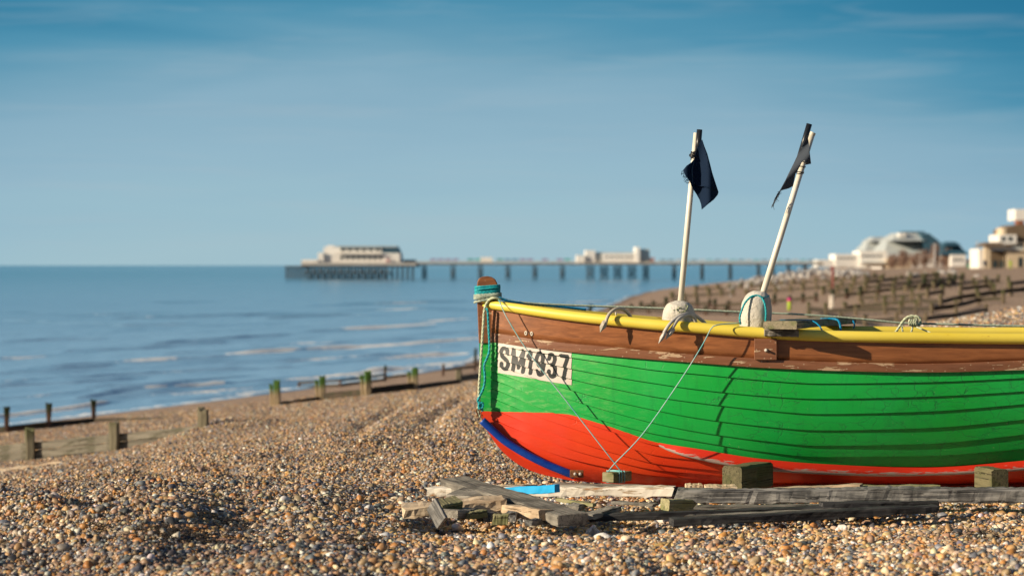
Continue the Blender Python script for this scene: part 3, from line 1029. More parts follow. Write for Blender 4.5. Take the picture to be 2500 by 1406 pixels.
L.new(gi.outputs[0], iop.inputs['Points']); L.new(cinf.outputs[0], iop.inputs['Instance'])
L.new(rid.outputs[2], iop.inputs['Instance Index'])
L.new(a2.outputs[0], e2r.inputs[0]); L.new(e2r.outputs[0], iop.inputs['Rotation'])
L.new(a1.outputs[0], iop.inputs['Scale']); L.new(iop.outputs[0], go.inputs[0])
md = stones.modifiers.new('scatter', 'NODES'); md.node_group = ng

# ================================================================== BOAT
DAX = 17.95
XSTERN = 3050.0
cols = [1250, 1300, 1397, 1500, 1600, 1700, 1850, 2000, 2250, 2500, 2800, 3050]
ROWS = {
    'T': ([1198], [744], [750.5, 758, 771, 782, 792, 799.5, 812, 819.5, 824, 826.5, 822, 812]),
    'S0': ([1198], [812], [819, 827, 838, 847, 857.5, 865, 875, 883, 888, 880, 868, 852]),
    'G0': ([1198], [833], [841, 847, 858, 868, 876, 883.5, 895, 902, 907, 901, 888, 870]),
    1: ([1198], [842], [849.5, 857, 871.5, 887, 902, 911.5, 926, 935, 932, 921.6, 905, 883]),
    2: ([1198], [857], [867, 878, 899, 918, 934, 948.6, 964, 972, 967, 954, 933, 905]),
    3: ([1198], [874], [886, 899, 924, 947, 966.6, 980.7, 998, 1008.7, 1003, 984.6, 958, 922]),
    4: ([1198], [890], [904, 920, 951, 977, 999, 1017.8, 1037, 1048, 1043, 1022, 990, 950]),
    5: ([1198], [905.5], [922, 941, 975, 1005, 1031, 1051, 1072, 1085, 1081, 1058, 1022, 975]),
    6: ([1198], [924], [943, 964, 1000, 1032, 1056.6, 1074, 1098, 1112, 1110, 1092, 1055, 1003]),
    7: ([1198], [946], [966, 987, 1020, 1053, 1084, 1097, 1120, 1133, 1136, 1122, 1084, 1030]),
    8: ([1198], [969], [990, 1010, 1043, 1077, 1108, 1120, 1138, 1147, 1149, 1138, 1106, 1055]),
    9: ([1198], [995], [1016, 1036, 1072, 1103, 1128, 1140, 1152, 1158, 1160, 1152, 1126, 1083]),
    10: ([1204], [1022], [1042, 1060, 1095, 1122, 1143, 1152, 1163, 1167, 1169, 1163, 1144, 1112]),
    11: ([1215], [1050], [1066, 1086, 1118, 1140, 1157, 1164, 1172, 1175, 1176, 1172, 1160, 1140]),
}
RF = {k: (a[0], pchip(a + cols, b_ + c_)) for k, (a, b_, c_) in ROWS.items()}
Tf = RF['T'][1]
Kf = pchip([1198, 1206, 1215, 1245, 1290, 1340, 1400, 1500, 1600, 2000, 2500, 3050], [1004, 1030, 1050, 1090, 1125, 1147, 1162, 1171, 1176, 1183, 1182, 1172])
BG = pchip([0, .15, .3, .6, 1, 1.5, 2, 3, 4, 5, 5.6], [.042, .13, .215, .36, .51, .635, .705, .78, .78, .70, .60])
PAINT = pchip([1150, 1198, 1370, 1450, 1530, 1600, 1700, 1850, 2000, 2250, 2500, 2800, 3050], [1003, 1004, 1008, 1028, 1054, 1077, 1093, 1117, 1130, 1139, 1122, 1090, 1040])


def halfb(x, y):
    x = np.asarray(x, float); y = np.asarray(y, float)
    l = np.clip((x - 1198) / 335.0, 0, 5.6)
    g = BG(l)

    K = Kf(np.maximum(x, 1198.0)); T = Tf(np.maximum(x, 1198.0))
    v = np.clip((K - y) / (K - T), 0.0, 1.15)
    vb = v ** 0.62
    vm = np.sqrt(np.clip(1 - (1 - np.minimum(v, 1.0)) ** 1.95, 0, 1))
    w = np.clip(l / 2.3, 0, 1); w = w * w * (3 - 2 * w)
    return np.maximum(0.037 + (g - 0.037) * (vb * (1 - w) + vm * w), 0.034)


def hpt(x, y, off=0.0):
    """world point on the near side of the smooth hull, seen at photo pixel (x, y), pushed out by off"""
    x = np.asarray(x, float); y = np.asarray(y, float)

    def w_(x, y):
        D = DAX - halfb(x, y)
        zz = (703.0 - y)
        dy = _fw[1] * F + _up[1] * zz
        dz = _fw[2] * F + _up[2] * zz
        return np.stack([(x - 1250.0) / dy * D, D, dz / dy * D + CAMZ], -1)
    p = w_(x, y)
    if np.any(np.asarray(off) != 0):
        e = 3.0
        tx = w_(x + e, y) - w_(np.maximum(x - e, 1197.0), y)
        ty = w_(x, y + e) - w_(x, y - e)
        n_ = np.cross(tx, ty)
        n_ /= np.linalg.norm(n_, axis=-1, keepdims=True) + 1e-12
        n_ = np.where(n_[..., 1:2] > 0, -n_, n_)
        p = p + n_ * np.asarray(off)[..., None]
    return p


def H(x, y, off=0.0):
    return Vector(hpt(np.array(float(x)), np.array(float(y)), off if off == 0 else np.array(float(off))).tolist())


boat = empty('fishing_boat', (P(1250, 1190, DAX).x, DAX, 0.0),
             'clinker fishing boat with green sides, red bottom and yellow rail, on the shingle', 'boat')
BO = boat.location.copy()


def mirror(V):
    Q = V.copy(); Q[..., 1] = 2 * DAX - Q[..., 1]
    return Q


def put(name, V, matl, flip, attrs=None, parent=boat):
    me = grid_mesh(name, V - np.array(BO))
    if flip:
        me.flip_normals()
    for k, arr in (attrs or {}).items():
        a = me.attributes.new(k, 'FLOAT', 'POINT'); a.data.foreach_set('value', arr.reshape(-1).astype(np.float32))
    o = link(name, me, matl, parent)
    return o


sg = np.concatenate([np.linspace(0, 0.12, 34)[:-1], np.linspace(0.12, 1, 110)])


def row_xy(k):
    x0, f = RF[k]
    x = x0 + sg * (XSTERN - x0)
    return x, f(x)


LAP = 0.0115


def strakes(keys, sub=4, lap=LAP, tuck=0.0):
    rows_, px, py, lowv = [], [], [], []
    for a_, b_ in zip(keys[:-1], keys[1:]):
        xa, ya = row_xy(a_); xb, yb = row_xy(b_)
        for j in range(sub + 1):
            t_ = j / sub
            x = xa * (1 - t_) + xb * t_; y = (ya + (2.3 if a_ != keys[0] else 0)) * (1 - t_) + yb * t_
            fadein = np.clip(sg * 22, 0.15, 1) * (1 + 0.9 * np.clip(1 - sg * 3.2, 0, 1))
            rows_.append(hpt(x, y, (tuck + lap * t_) * fadein)); px.append(x); py.append(y)
        x, y = xb, yb + 0.9
        rows_.append(hpt(x, y, (tuck - 0.012) * np.clip(sg * 22 + 0.35, 0, 1))); px.append(x); py.append(y)
    return np.stack(rows_), np.stack(px), np.stack(py)


# planking below the rubbing band; last row runs in to the keel
V, PX, PY = strakes(['G0', 1, 2, 3, 4, 5, 6, 7, 8, 9, 10, 11])
xk = 1222 + sg * (XSTERN - 1222)
yk = Kf(xk) + 4
lastx, lasty = row_xy(11)
add = []
for j in range(1, 5):
    t_ = j / 4
    x = lastx * (1 - t_) + xk * t_; y = lasty * (1 - t_) + yk * t_
    add.append((hpt(x, y, np.zeros_like(x)), x, y))
V = np.concatenate([V, np.stack([a_[0] for a_ in add])]); PX = np.concatenate([PX, np.stack([a_[1] for a_ in add])]); PY = np.concatenate([PY, np.stack([a_[2] for a_ in add])])
paint = (PAINT(PX) - PY) / 330.0
along = (PX - 1198) / (XSTERN - 1198) * 1.4
low = np.clip((PY - 1120) / 60, 0, 1)
at_ = {'paint': paint, 'along': along, 'low': low}
hull = put('planking', V, M['hull'], False, at_)
hull2 = put('planking', mirror(V), M['hull'], True, at_)
for h_ in (hull, hull2):
    h_.data.set_sharp_from_angle(angle=R(28))
# varnished top strake and the worn band below it
Vt, PXt, PYt = strakes(['T', 'S0'], 5, 0.004)
top1 = put('top_strake', Vt[:-1], M['varnish'], False)
top2 = put('top_strake', mirror(Vt[:-1]), M['varnish'], True)
xa, ya = row_xy('S0'); xb, yb = row_xy('G0')
fi = np.clip(sg * 14, 0.15, 1)
bandV = np.stack([hpt(xa, ya - 1.0, 0.002 * fi), hpt(xa, ya, 0.022 * fi), hpt(xa * .5 + xb * .5, ya * .5 + yb * .5, 0.026 * fi), hpt(xb, yb, 0.026 * fi), hpt(xb, yb + 1.5, 0.002 * fi)])
band1 = put('rubbing_band', bandV, M['varnish_peel'], False)
band2 = put('rubbing_band', mirror(bandV), M['varnish_peel'], True)
for o_ in (top1, top2, band1, band2, hull, hull2):
    if o_ in (band1, band2):
        o_.data.set_sharp_from_angle(angle=R(35))
    if o_ in (top1, top2):
        sd = o_.modifiers.new('board', 'SOLIDIFY'); sd.thickness = 0.022; sd.offset = -1

# rails: a round yellow tube each side, outboard of the top strake
RAILR = pchip([1198, 1300, 1500, 1800, 3050], [0.032, 0.037, 0.039, 0.040, 0.040])


def railc(x):
    return H(x, float(Tf(max(x, 1198))), 0.012) if x >= 1198 else H(1198, 744, 0.012) + Vector(((x - 1198) / 335, -0.01, -0.01))


rx = [1182, 1190] + list(np.linspace(1198, XSTERN, 80))
rpts = [railc(x) for x in rx]
rr_ = [float(RAILR(max(x, 1198))) for x in rx]
rr_[0] = 0.016; rr_[1] = 0.028
rpts[0] = rpts[2] + Vector((-0.052, 0.012, 0.004)); rpts[1] = rpts[2] + Vector((-0.025, 0.004, 0.002))
MB().tube(rpts, rr_, 20).build('rail', M['yellow'], boat)
far_ = [Vector((p.x, 2 * DAX - p.y, p.z)) for p in rpts]
MB().tube(far_, rr_, 20).build('rail', M['yellow'], boat)

# stem and keel: one sawn profile, timber head above, painted below
outer = [(1166, 735), (1168, 790), (1170, 835), (1171, 920), (1172, 1000), (1183, 1038), (1200, 1068), (1225, 1100), (1262, 1131), (1305, 1152), (1350, 1164), (1400, 1173), (1600, 1186), (2000, 1194), (2500, 1192), (3050, 1182)]
inner = [(1206, 735), (1206, 790), (1206, 835), (1206, 920), (1208, 1000), (1220, 1045), (1240, 1075), (1262, 1095), (1300, 1120), (1345, 1140), (1390, 1152), (1440, 1158), (1600, 1170), (2000, 1176), (2500, 1174), (3050, 1165)]
o1 = pchip(range(len(outer)), [p[0] for p in outer]); o2 = pchip(range(len(outer)), [p[1] for p in outer])
i1 = pchip(range(len(inner)), [p[0] for p in inner]); i2 = pchip(range(len(inner)), [p[1] for p in inner])


def stem_part(name, t0, t1, matl, n_=60, w=0.036):
    tt_ = np.linspace(t0, t1, n_)
    V = []
    pxs = []; pys = []
    for sgn in (-1, 1):
        pass
    ring = []
    for (fx, fy, yo) in ((i1, i2, -w), (o1, o2, -w * 0.8), (o1, o2, w * 0.8), (i1, i2, w)):
        x = fx(tt_); y = fy(tt_)
        if yo in (-w * 0.8, w * 0.8):
            pass
        p = np.stack([np.array(P(a, b_, DAX - w)) for a, b_ in zip(x, y)])
        p[:, 1] = DAX + yo
        ring.append(p); pxs.append(x); pys.append(y)
    V = np.stack(ring)
    PX = np.stack(pxs); PY = np.stack(pys)
    me = grid_mesh(name, V - np.array(BO), close_u=True)
    for k, arr in {'paint': (PAINT(PX) - PY) / 330.0, 'along': (PX - 1198) / 1850 * 1.4, 'low': np.clip((PY - 1150) / 40, 0, 1)}.items():
        a = me.attributes.new(k, 'FLOAT', 'POINT'); a.data.foreach_set('value', arr.reshape(-1).astype(np.float32))
    me.polygons.foreach_set('use_smooth', np.zeros(len(me.polygons), bool))
    o = link(name, me, matl, boat)
    return o


stem_part('stem', 2.0, 11.0, M['hull'], 80)
stem_part('keel', 11.0, 15.0, M['hull'], 20)
# timber stem head with a rounded after corner
hp = [(1169, 838), (1167, 790), (1165, 740), (1164, 700), (1165.5, 687), (1170, 679), (1178, 675.5), (1190, 674), (1201, 676.5), (1209, 682), (1214, 691), (1216, 703), (1216, 745), (1211, 800), (1206, 838)]
pts = [P(x, y, DAX - 0.05) for x, y in hp]
MB().prism([(p.x, p.z) for p in pts], DAX - 0.046, DAX + 0.046).build('stem_head', M['stemwood'], boat, bevel=0.006)

# bilge runner
bx = np.linspace(1608, 3000, 70)
bl = pchip([1608, 1630, 1660, 1700, 1760, 1850, 2000, 2160, 2300, 2500, 2800, 3000], [1086, 1097, 1107, 1117, 1130, 1143, 1153, 1158, 1155, 1143, 1108, 1065])(bx)
bt = PAINT(bx) + 1
e0 = np.clip((bx - 1606) / 60, 0.05, 1)
seq = [(bt, 0.014 * e0 + 0.012), (bt * .5 + bl * .5, 0.045 * e0 + .012), (bl - 2, 0.072 * e0 + .012), (bl + 2, 0.070 * e0 + .012), (bl + 2.5, -0.03 + 0 * bx)]
rv = []
for y, o_ in seq:
    q_ = hpt(bx, y, 0.0)
    q_[:, 1] -= o_
    rv.append(q_)
V = np.stack(rv)
lowa = np.stack([0 * bx, .45 + 0 * bx, .85 + 0 * bx, 1.2 + 0 * bx, 1.2 + 0 * bx])
ala = np.stack([(bx - 1198) / 1850 * 1.4] * 5)
put('bilge_runner', V, M['runner'], False, {'low': lowa, 'along': ala})
put('bilge_runner', mirror(V), M['runner'], True, {'low': lowa, 'along': ala})

# transom, thwarts and bottom boards inside
xk_, T0, K0 = XSTERN, float(Tf(XSTERN)), float(Kf(XSTERN))
ysn = np.linspace(T0, K0, 14)
tv = [H(xk_, y) for y in ysn]
ring = [v for v in tv] + [Vector((v.x, 2 * DAX - v.y, v.z)) for v in reversed(tv)]
mb = MB()
n_ = len(ring)
mb.add([v + Vector((0.0, 0, 0)) for v in ring] + [v + Vector((0.05, 0, 0)) for v in ring],
       [tuple(range(n_)), tuple(range(2 * n_ - 1, n_ - 1, -1))] + [(i, i + n_, (i + 1) % n_ + n_, (i + 1) % n_) for i in range(n_)])
mb.build('transom', M['varnish'], boat)
for x in (1500, 1990, 2500):
    p = H(x, float(Tf(x)) + 70)
    g = DAX - p.y - 0.05
    MB().box((p.x, DAX, p.z), (0.22, 2 * g, 0.03)).build('thwart', M['timber'], boat, bevel=0.004)

# bracket board, bolt and two cream fairlead rings
mb = MB()
c0 = [hpt(np.array([x, x]), np.array([826., 876.]), np.array([0.006, 0.006])) for x in (1842., 1897.)]
c1 = [hpt(np.array([x, x]), np.array([826., 876.]), np.array([0.048, 0.048])) for x in (1842., 1897.)]
q = [c0[0][0], c0[1][0], c0[1][1], c0[0][1], c1[0][0], c1[1][0], c1[1][1], c1[0][1]]
mb.add(q, [(0, 1, 2, 3), (7, 6, 5, 4), (0, 4, 5, 1), (1, 5, 6, 2), (2, 6, 7, 3), (3, 7, 4, 0)])
br = mb.build('bracket', M['varnish_peel'], boat, bevel=0.004)
bp = H(1871, 853, 0.05)
MB().lathe(bp + Vector((0, 0.01, 0)), [(0.0, 0), (0.014, 0), (0.014, 0.012), (0.009, 0.02), (0.008, 0.034), (0, 0.036)], 12, Matrix.Rotation(R(90), 3, 'X')).build('bolt', M['galv'], br)
for x, y in ((1285, 813), (1299, 814.5)):
    p = H(x, y, 0.006)
    pts = [p + Matrix.Rotation(R(-35), 3, 'Z') @ Vector((math.cos(a) * 0.0085, 0, math.sin(a) * 0.012)) for a in np.linspace(0, 2 * math.pi, 17)]
    MB().tube(pts, 0.0055, 8).build('fairlead_ring', M['cream'], boat)
for x in (1258, 1290, 1320, 1530, 1700, 1795, 1950, 2070, 2190, 2360):
    pass

# ---- registration plate painted over the strakes
PW, PH = 420, 170
keys = ['G0', 1, 2, 3, 4, 5, 6, 7]
U = np.linspace(0, 1, PW)
top_l, top_r, bot_l, bot_r = (1216, 837), (1396.5, 858.5), (1216, 909.5), (1396.5, 939)


def hull_off(x, y):
    """offset of the clinker plank face at pixel (x, y)"""
    o_ = np.zeros_like(x)
    ys = [RF[k][1](x) for k in ['G0', 1, 2, 3, 4, 5, 6, 7, 8, 9]]
    sgx = (x - 1198) / (XSTERN - 1198)
    fa = np.clip(sgx * 22, 0.15, 1) * (1 + 0.9 * np.clip(1 - sgx * 3.2, 0, 1))
    for a_, b_ in zip(ys[:-1], ys[1:]):
        inb = (y >= a_) & (y < b_)
        o_ = np.where(inb, (y - a_) / (b_ - a_) * LAP * fa, o_)
    return o_


# lettering drawn as bold brush strokes
def text_mask(W_, H_):
    G_ = {
        'S': ([[(1, .24), (.9, .07), (.65, 0), (.35, 0), (.1, .07), (0, .23), (.08, .38), (.32, .46), (.68, .54), (.92, .62), (1, .78), (.9, .93), (.65, 1), (.35, 1), (.1, .93), (0, .77)]], True),
        'M': ([[(0, 1), (0, 0)], [(0.02, 0), (.5, .86)], [(.98, 0), (.5, .86)], [(1, 0), (1, 1)]], False),
        '1': ([[(.8, 0), (.8, 1)], [(0, .2), (.7, .06)]], False),
        '9': ([[(.5 + .5 * math.cos(a), .30 + .30 * math.sin(a)) for a in np.linspace(0, 6.283, 17)], [(1, .3), (1, .66), (.9, .90), (.6, 1), (.3, .99), (.05, .85)]], True),
        '3': ([[(0, .2), (.12, .05), (.45, 0), (.78, .05), (.95, .2), (.86, .38), (.6, .47), (.38, .48)], [(.5, .475), (.85, .55), (1, .74), (.9, .92), (.6, 1), (.3, 1), (.08, .92), (0, .78)]], True),
        '7': ([[(0, 0), (1, 0)], [(.97, 0), (.66, .42), (.46, 1)]], False)}
    lay = [('S', 1220, 1246), ('M', 1250, 1284), ('1', 1287.5, 1303), ('9', 1308, 1333), ('3', 1337.5, 1362), ('7', 1367, 1392.5)]
    gx, gy = np.meshgrid(np.linspace(1216, 1397, W_), np.linspace(0, 76.0, H_))
    dist = np.full((H_, W_), 99.0)
    hw = 4.9
    for ch, x0, x1 in lay:
        strokes, smooth = G_[ch]
        for st in strokes:
            p3 = [Vector((x0 + hw + a * (x1 - x0 - 2 * hw), 7 + hw + b * (61 - 2 * hw), 0)) for a, b in st]
            if smooth and len(p3) > 2:
                p3 = resample(p3, 1.0)
            for a, b in zip(p3[:-1], p3[1:]):
                dx, dy = b.x - a.x, b.y - a.y
                t_ = np.clip(((gx - a.x) * dx + (gy - a.y) * dy) / (dx * dx + dy * dy + 1e-9), 0, 1)
                dist = np.minimum(dist, np.hypot(gx - a.x - t_ * dx, (gy - a.y - t_ * dy)) + (0.9 if ch == 'M' and abs(dx) > 4 else 0))
    return dist < hw


msk = text_mask(PW, PH)
Vv = np.linspace(0, 1, PH)
VV, UU = np.meshgrid(Vv, U, indexing='ij')
tx = top_l[0] * (1 - UU) + top_r[0] * UU; ty = top_l[1] * (1 - UU) + top_r[1] * UU
bx_ = bot_l[0] * (1 - UU) + bot_r[0] * UU; by_ = bot_l[1] * (1 - UU) + bot_r[1] * UU
gx = tx * (1 - VV) + bx_ * VV; gy = ty * (1 - VV) + by_ * VV
VP = hpt(gx, gy, hull_off(gx, gy) + 0.0022)
me = grid_mesh('registration_plate', VP - np.array(BO))
me.materials.append(M['plate_white']); me.materials.append(M['letter_black'])
# each plank's slice of a letter was painted a touch out of line with the next
jit = [0, 2, -1, 2, -2, 1, -1, 2, 0, 0]
si = np.zeros_like(gx, int)
for i_, k in enumerate(['G0', 1, 2, 3, 4, 5, 6, 7]):
    si = np.where(gy >= RF[k][1](gx), i_, si)
jx = np.array(jit)[si]
fr_ = np.zeros_like(gx)
ks = ['G0', 1, 2, 3, 4, 5, 6, 7, 8]
for i_ in range(8):
    a_, b_ = RF[ks[i_]][1](gx), RF[ks[i_ + 1]][1](gx)
    fr_ = np.where(si == i_, (gy - a_) / (b_ - a_), fr_)
src = np.clip(np.arange(PW)[None] + (jx * 0.5 + (fr_ - 0.5) * 4).astype(int), 0, PW - 1)
lm = np.take_along_axis(msk, src, 1)
fm = lm[:-1, :-1] & lm[1:, 1:] | lm[1:, :-1]
me.polygons.foreach_set('material_index', fm.reshape(-1).astype(np.int32))
link('registration_plate', me, None, boat)

# ---- hose fender and its shackle plate at the forefoot
hosep = [(1177, 1026), (1202, 1049), (1233, 1076), (1279, 1105), (1330, 1131), (1369, 1147), (1402, 1160)]
hpts = [P(x, y, min(DAX - 0.045, float(DAX - halfb(x, y))) - 0.035) for x, y in hosep]
hose = MB().tube(resample(hpts, 0.012), 0.029, 14).build('fender_hose', M['hose'], None, origin=hpts[0])
tag(hose, 'bright blue hose fender hanging along the forefoot of the boat', 'fender')
mb = MB()
p0 = P(1408, 1156, DAX - 0.14)
mb.box(p0 + Vector((0.0, 0, 0)), (0.10, 0.02, 0.055))
plate = mb.build('shackle_plate', M['rust'], boat, bevel=0.003)
for dx in (-0.012, 0.026):
    MB().lathe(p0 + Vector((dx, -0.01, 0)), [(0, 0), (0.012, 0), (0.012, 0.012), (0.006, 0.02), (0, 0.02)], 10, Matrix.Rotation(R(90), 3, 'X')).build('bolt', M['galv'], plate)

# ================================================================== ROPES AND GEAR ON THE BOAT
def coil(cx0, cx1, y, D, depth, tilt=0.0, n=40, a0=0.0, a1=2 * math.pi, sag=0.0):
    """one turn round the stem head, centre line, px extents cx0..cx1 at height y"""
    c = P((cx0 + cx1) / 2, y, D)
    hx = (cx1 - cx0) / 2 / ppm(D)
    pts = []
    for i in range(n + 1):
        a_ = a0 + (a1 - a0) * i / n
        ca, sa = math.cos(a_), math.sin(a_)
        k = 1 / max(abs(ca) ** 4 + abs(sa) ** 4, 1e-6) ** 0.25
        pts.append(Vector((c.x + hx * ca * k * 0.97, c.y + depth * sa * k, c.z + tilt * ca + sag * sa)))
    return pts


mb = MB()
pts = []
for i, y in enumerate([699, 703.5, 708, 712.5, 717]):
    pts += coil(1160, 1220, y, DAX, 0.062, tilt=0.006 + 0.004 * (i % 2), n=26)
mb.rope(pts, 0.0088)
mb.rope(coil(1160, 1221, 704, DAX, 0.07, tilt=0.010), 0.0075)
tl = mb.build('rope_lashing', M['rope_teal'], None, origin=P(1190, 708, DAX))
tag(tl, 'teal rope lashed in tight turns round the stem head', 'rope')
mb = MB()
for y, ti, d in ((719, 0.007, 0.074), (726, 0.010, 0.076), (731, 0.022, 0.080), (722.5, 0.012, 0.080)):
    mb.rope(coil(1158, 1223, y, DAX, d, tilt=ti), 0.0098)
mb.rope([P(1222, 727, 17.88), P(1240, 733, 17.9), P(1300, 740.5, 17.93), P(1420, 746, 17.94), P(1600, 752, DAX), P(1800, 761, DAX), P(1960, 768, DAX),
         P(2100, 778.5, DAX), P(2200, 788, DAX), P(2290, 791, DAX), P(2500, 796, DAX), P(2800, 800, DAX), P(3020, 800, DAX)], 0.0088, res=0.02)
pl = mb.build('mooring_rope', M['rope_grey'], None, origin=P(1190, 726, DAX))
tag(pl, 'pale green rope wound on the stem head and stretched aft above the boat', 'rope')
# dark blue bight going aft from the stem
mb = MB()
mb.rope([P(1218, 727, 17.87), P(1245, 736, 17.88), P(1300, 742, 17.95), P(1370, 749, 18.0), P(1430, 756, 18.05)], 0.010)
o = mb.build('rope', M['rope_blue'], None, origin=P(1240, 736, 17.9)); tag(o, 'dark blue rope end tucked behind the stem head under the pale line', 'rope')
# hanging ropes down the stem
mb = MB()
mb.rope([P(1222, 731, 17.86), P(1205, 727, 17.84), P(1193, 733, 17.865), P(1186, 745, 17.865), P(1182, 760, 17.865), P(1180, 790, 17.87), P(1176, 850, 17.87), P(1171, 920, 17.87),
         P(1169, 960, 17.87), P(1171, 985, 17.87), P(1166, 1000, 17.87), P(1172, 1018, 17.87)], 0.0105)
o = mb.build('rope', M['rope_pale'], None, origin=P(1186, 745, 17.865)); tag(o, 'pale cord hanging straight down the front edge of the stem', 'rope')
mb = MB()
mb.rope([P(1188, 752, 17.85), P(1191, 762, 17.85), P(1193, 800, 17.86), P(1195, 850, 17.865), P(1190, 872, 17.865), P(1182, 892, 17.865), P(1184, 920, 17.865),
         P(1181, 945, 17.865), P(1170, 970, 17.865), P(1166, 978, 17.865), P(1175, 990, 17.865), P(1178, 1004, 17.865)], 0.0098)
kn = P(1174, 990, 17.86)
for q in range(3):
    mb.rope([kn + Vector((0.018 * math.cos(a_ + q), 0.012 * math.sin(a_ * 2), 0.022 * math.sin(a_ + q * 1.3))) for a_ in np.linspace(0, 6.28, 14)], 0.0075)
o = mb.build('rope', M['rope_teal'], None, origin=P(1191, 762, 17.85)); tag(o, 'bright blue rope hanging down the stem, knotted above the blue hose', 'rope')
mb = MB()
hk = [P(1166, 997, 17.865), P(1162, 1003, 17.865), P(1166, 1010, 17.865), P(1164, 1016, 17.865)]
mb.tube(resample(hk, 0.004), 0.006, 6)
for i in range(4):
    c = P(1173 + i * 1.6, 1004 + i * 6, 17.865)
    mb.tube([c + Matrix.Rotation(i * 1.57, 3, 'Z') @ Vector((0.008 * math.cos(a_), 0, 0.012 * math.sin(a_))) for a_ in np.linspace(0, 6.28, 11)], 0.0032, 5)
o = mb.build('chain', M['rust'], None, origin=P(1170, 1000, 17.865)); tag(o, 'short rusty chain and hook at the top of the blue hose', 'chain')

# thin twine crossing over the hull, tied to the wooden chock
chock = MB()
c0 = P(1484, 1165, 17.50)
mc = Matrix.Rotation(R(40), 3, 'Z')
cl = 0.22
chock.box(Vector((0, 0, 0)), (0.105, cl, 0.072))
ck = chock.build('timber_chock', M['timber_olive'], None, bevel=0.006)
ck.location = c0 + mc.inverted() @ Vector((0.0, cl / 2, 0)) ; ck.rotation_euler = (0, 0, R(-40))
tag(ck, 'small greenish wooden chock tied with teal cord under the red forefoot', 'chock')
b1 = [(1218, 731, 17.80), (1222, 745, None), (1240, 780, .05), (1290, 860, .10), (1380, 975, .14), (1450, 1068, None), (1522, 1157, None)]
q1 = [P(1218, 731, 17.84), P(1222, 742, 17.76), P(1240, 780, 17.72), P(1292, 862, 17.66), P(1380, 975, 17.60), P(1455, 1072, 17.56), P(1524, 1160, 17.56)]
mb = MB(); mb.tube(resample(q1, 0.03), 0.0042, 6)
cw = ck.location + Vector((0.045, 0.0, 0))
for dz in (-0.008, 0.0, 0.010):
    cc = ck.location + mc.inverted() @ Vector((0, -0.02 + dz * 2, 0))
    mb.tube([cc + mc.inverted() @ Vector((0.058 * sx_, dz * 1.5, 0.042 * sz_)) for sx_, sz_ in ((-1, -1), (-1, 1), (1, 1), (1, -1), (-1, -1))], 0.0045, 6)
o = mb.build('twine', M['twine'], None, origin=q1[0]); tag(o, 'thin twine running from the stem head down across the number plate', 'twine')
q2 = [P(1808, 789, 17.22), P(1770, 790.5, 17.20), P(1748, 794, 17.17), P(1736, 802, 17.16), P(1715, 842, 17.18), P(1660, 930, 17.25), P(1570, 1058, 17.37), P(1500, 1132, 17.44), P(1484, 1152, 17.46)]
mb = MB(); mb.tube(resample(q2, 0.03), 0.0042, 6)
o = mb.build('twine', M['twine'], None, origin=q2[0]); tag(o, 'thin twine running from the larger float over the rail down to the chock', 'twine')

# ---- dan buoys: float, pole, black sleeve, flag
def cloth(name, outline, D, waves, matl, parent, thick=0.0015, ofs=0.0):
    xs = [p[0] for p in outline]; ys = [p[1] for p in outline]
    vs = [Vector(p) for p in outline]
    edges = [(i, (i + 1) % len(vs)) for i in range(len(vs))]
    st = 4.0
    ins = []
    from mathutils.geometry import intersect_point_tri_2d
    y = min(ys)
    while y < max(ys):
        x = min(xs)
        while x < max(xs):
            c = False
            j = len(outline) - 1
            for i in range(len(outline)):
                (xi, yi), (xj, yj) = outline[i], outline[j]
                if (yi > y) != (yj > y) and x < (xj - xi) * (y - yi) / (yj - yi) + xi:
                    c = not c
                j = i
            if c:
                ins.append(Vector((x + random.uniform(-.6, .6), y + random.uniform(-.6, .6))))
            x += st
        y += st
    r_ = delaunay_2d_cdt(vs + ins, edges, [], 1, 1e-5)
    V = [P(v.x, v.y, D + ofs + waves(v.x, v.y)) for v in r_[0]]
    mb = MB(); mb.add(V, [tuple(f) for f in r_[2]], True)
    o = mb.build(name, matl, parent)
    sd = o.modifiers.new('cloth', 'SOLIDIFY'); sd.thickness = thick
    return o


def buoy_float(c, rx_, h, parent, seed, M3):
    r_ = random.Random(seed)
    prof = [(0.0, -h / 2), (rx_ * .8, -h / 2), (rx_ * .97, -h * .40), (rx_, -h * .15), (rx_ * .98, h * .12), (rx_ * .90, h * .28), (rx_ * .74, h * .40), (rx_ * .5, h * .47), (rx_ * .2, h * .5), (0, h * .5)]
    seg = 40
    fp = pchip(range(len(prof)), [p[0] for p in prof]); fz = pchip(range(len(prof)), [p[1] for p in prof])
    mb = MB()
    pr = [(max(0.0, float(fp(t_))), float(fz(t_))) for t_ in np.linspace(0, len(prof) - 1, 40)]
    mb.lathe(c, pr, seg, M3)
    vv_ = []
    for v in mb.v:
        d = Vector(v) - c
        k = 1 + 0.035 * float(vnoise(d.x * 16 + seed, d.z * 16 + d.y * 9)) * 2 + 0.02 * float(vnoise(d.x * 50 + seed, d.z * 50 + 40 * d.y))
        vv_.append(tuple(c + d * k))
    mb.v = vv_
    return mb.build('float', M['float'], parent)


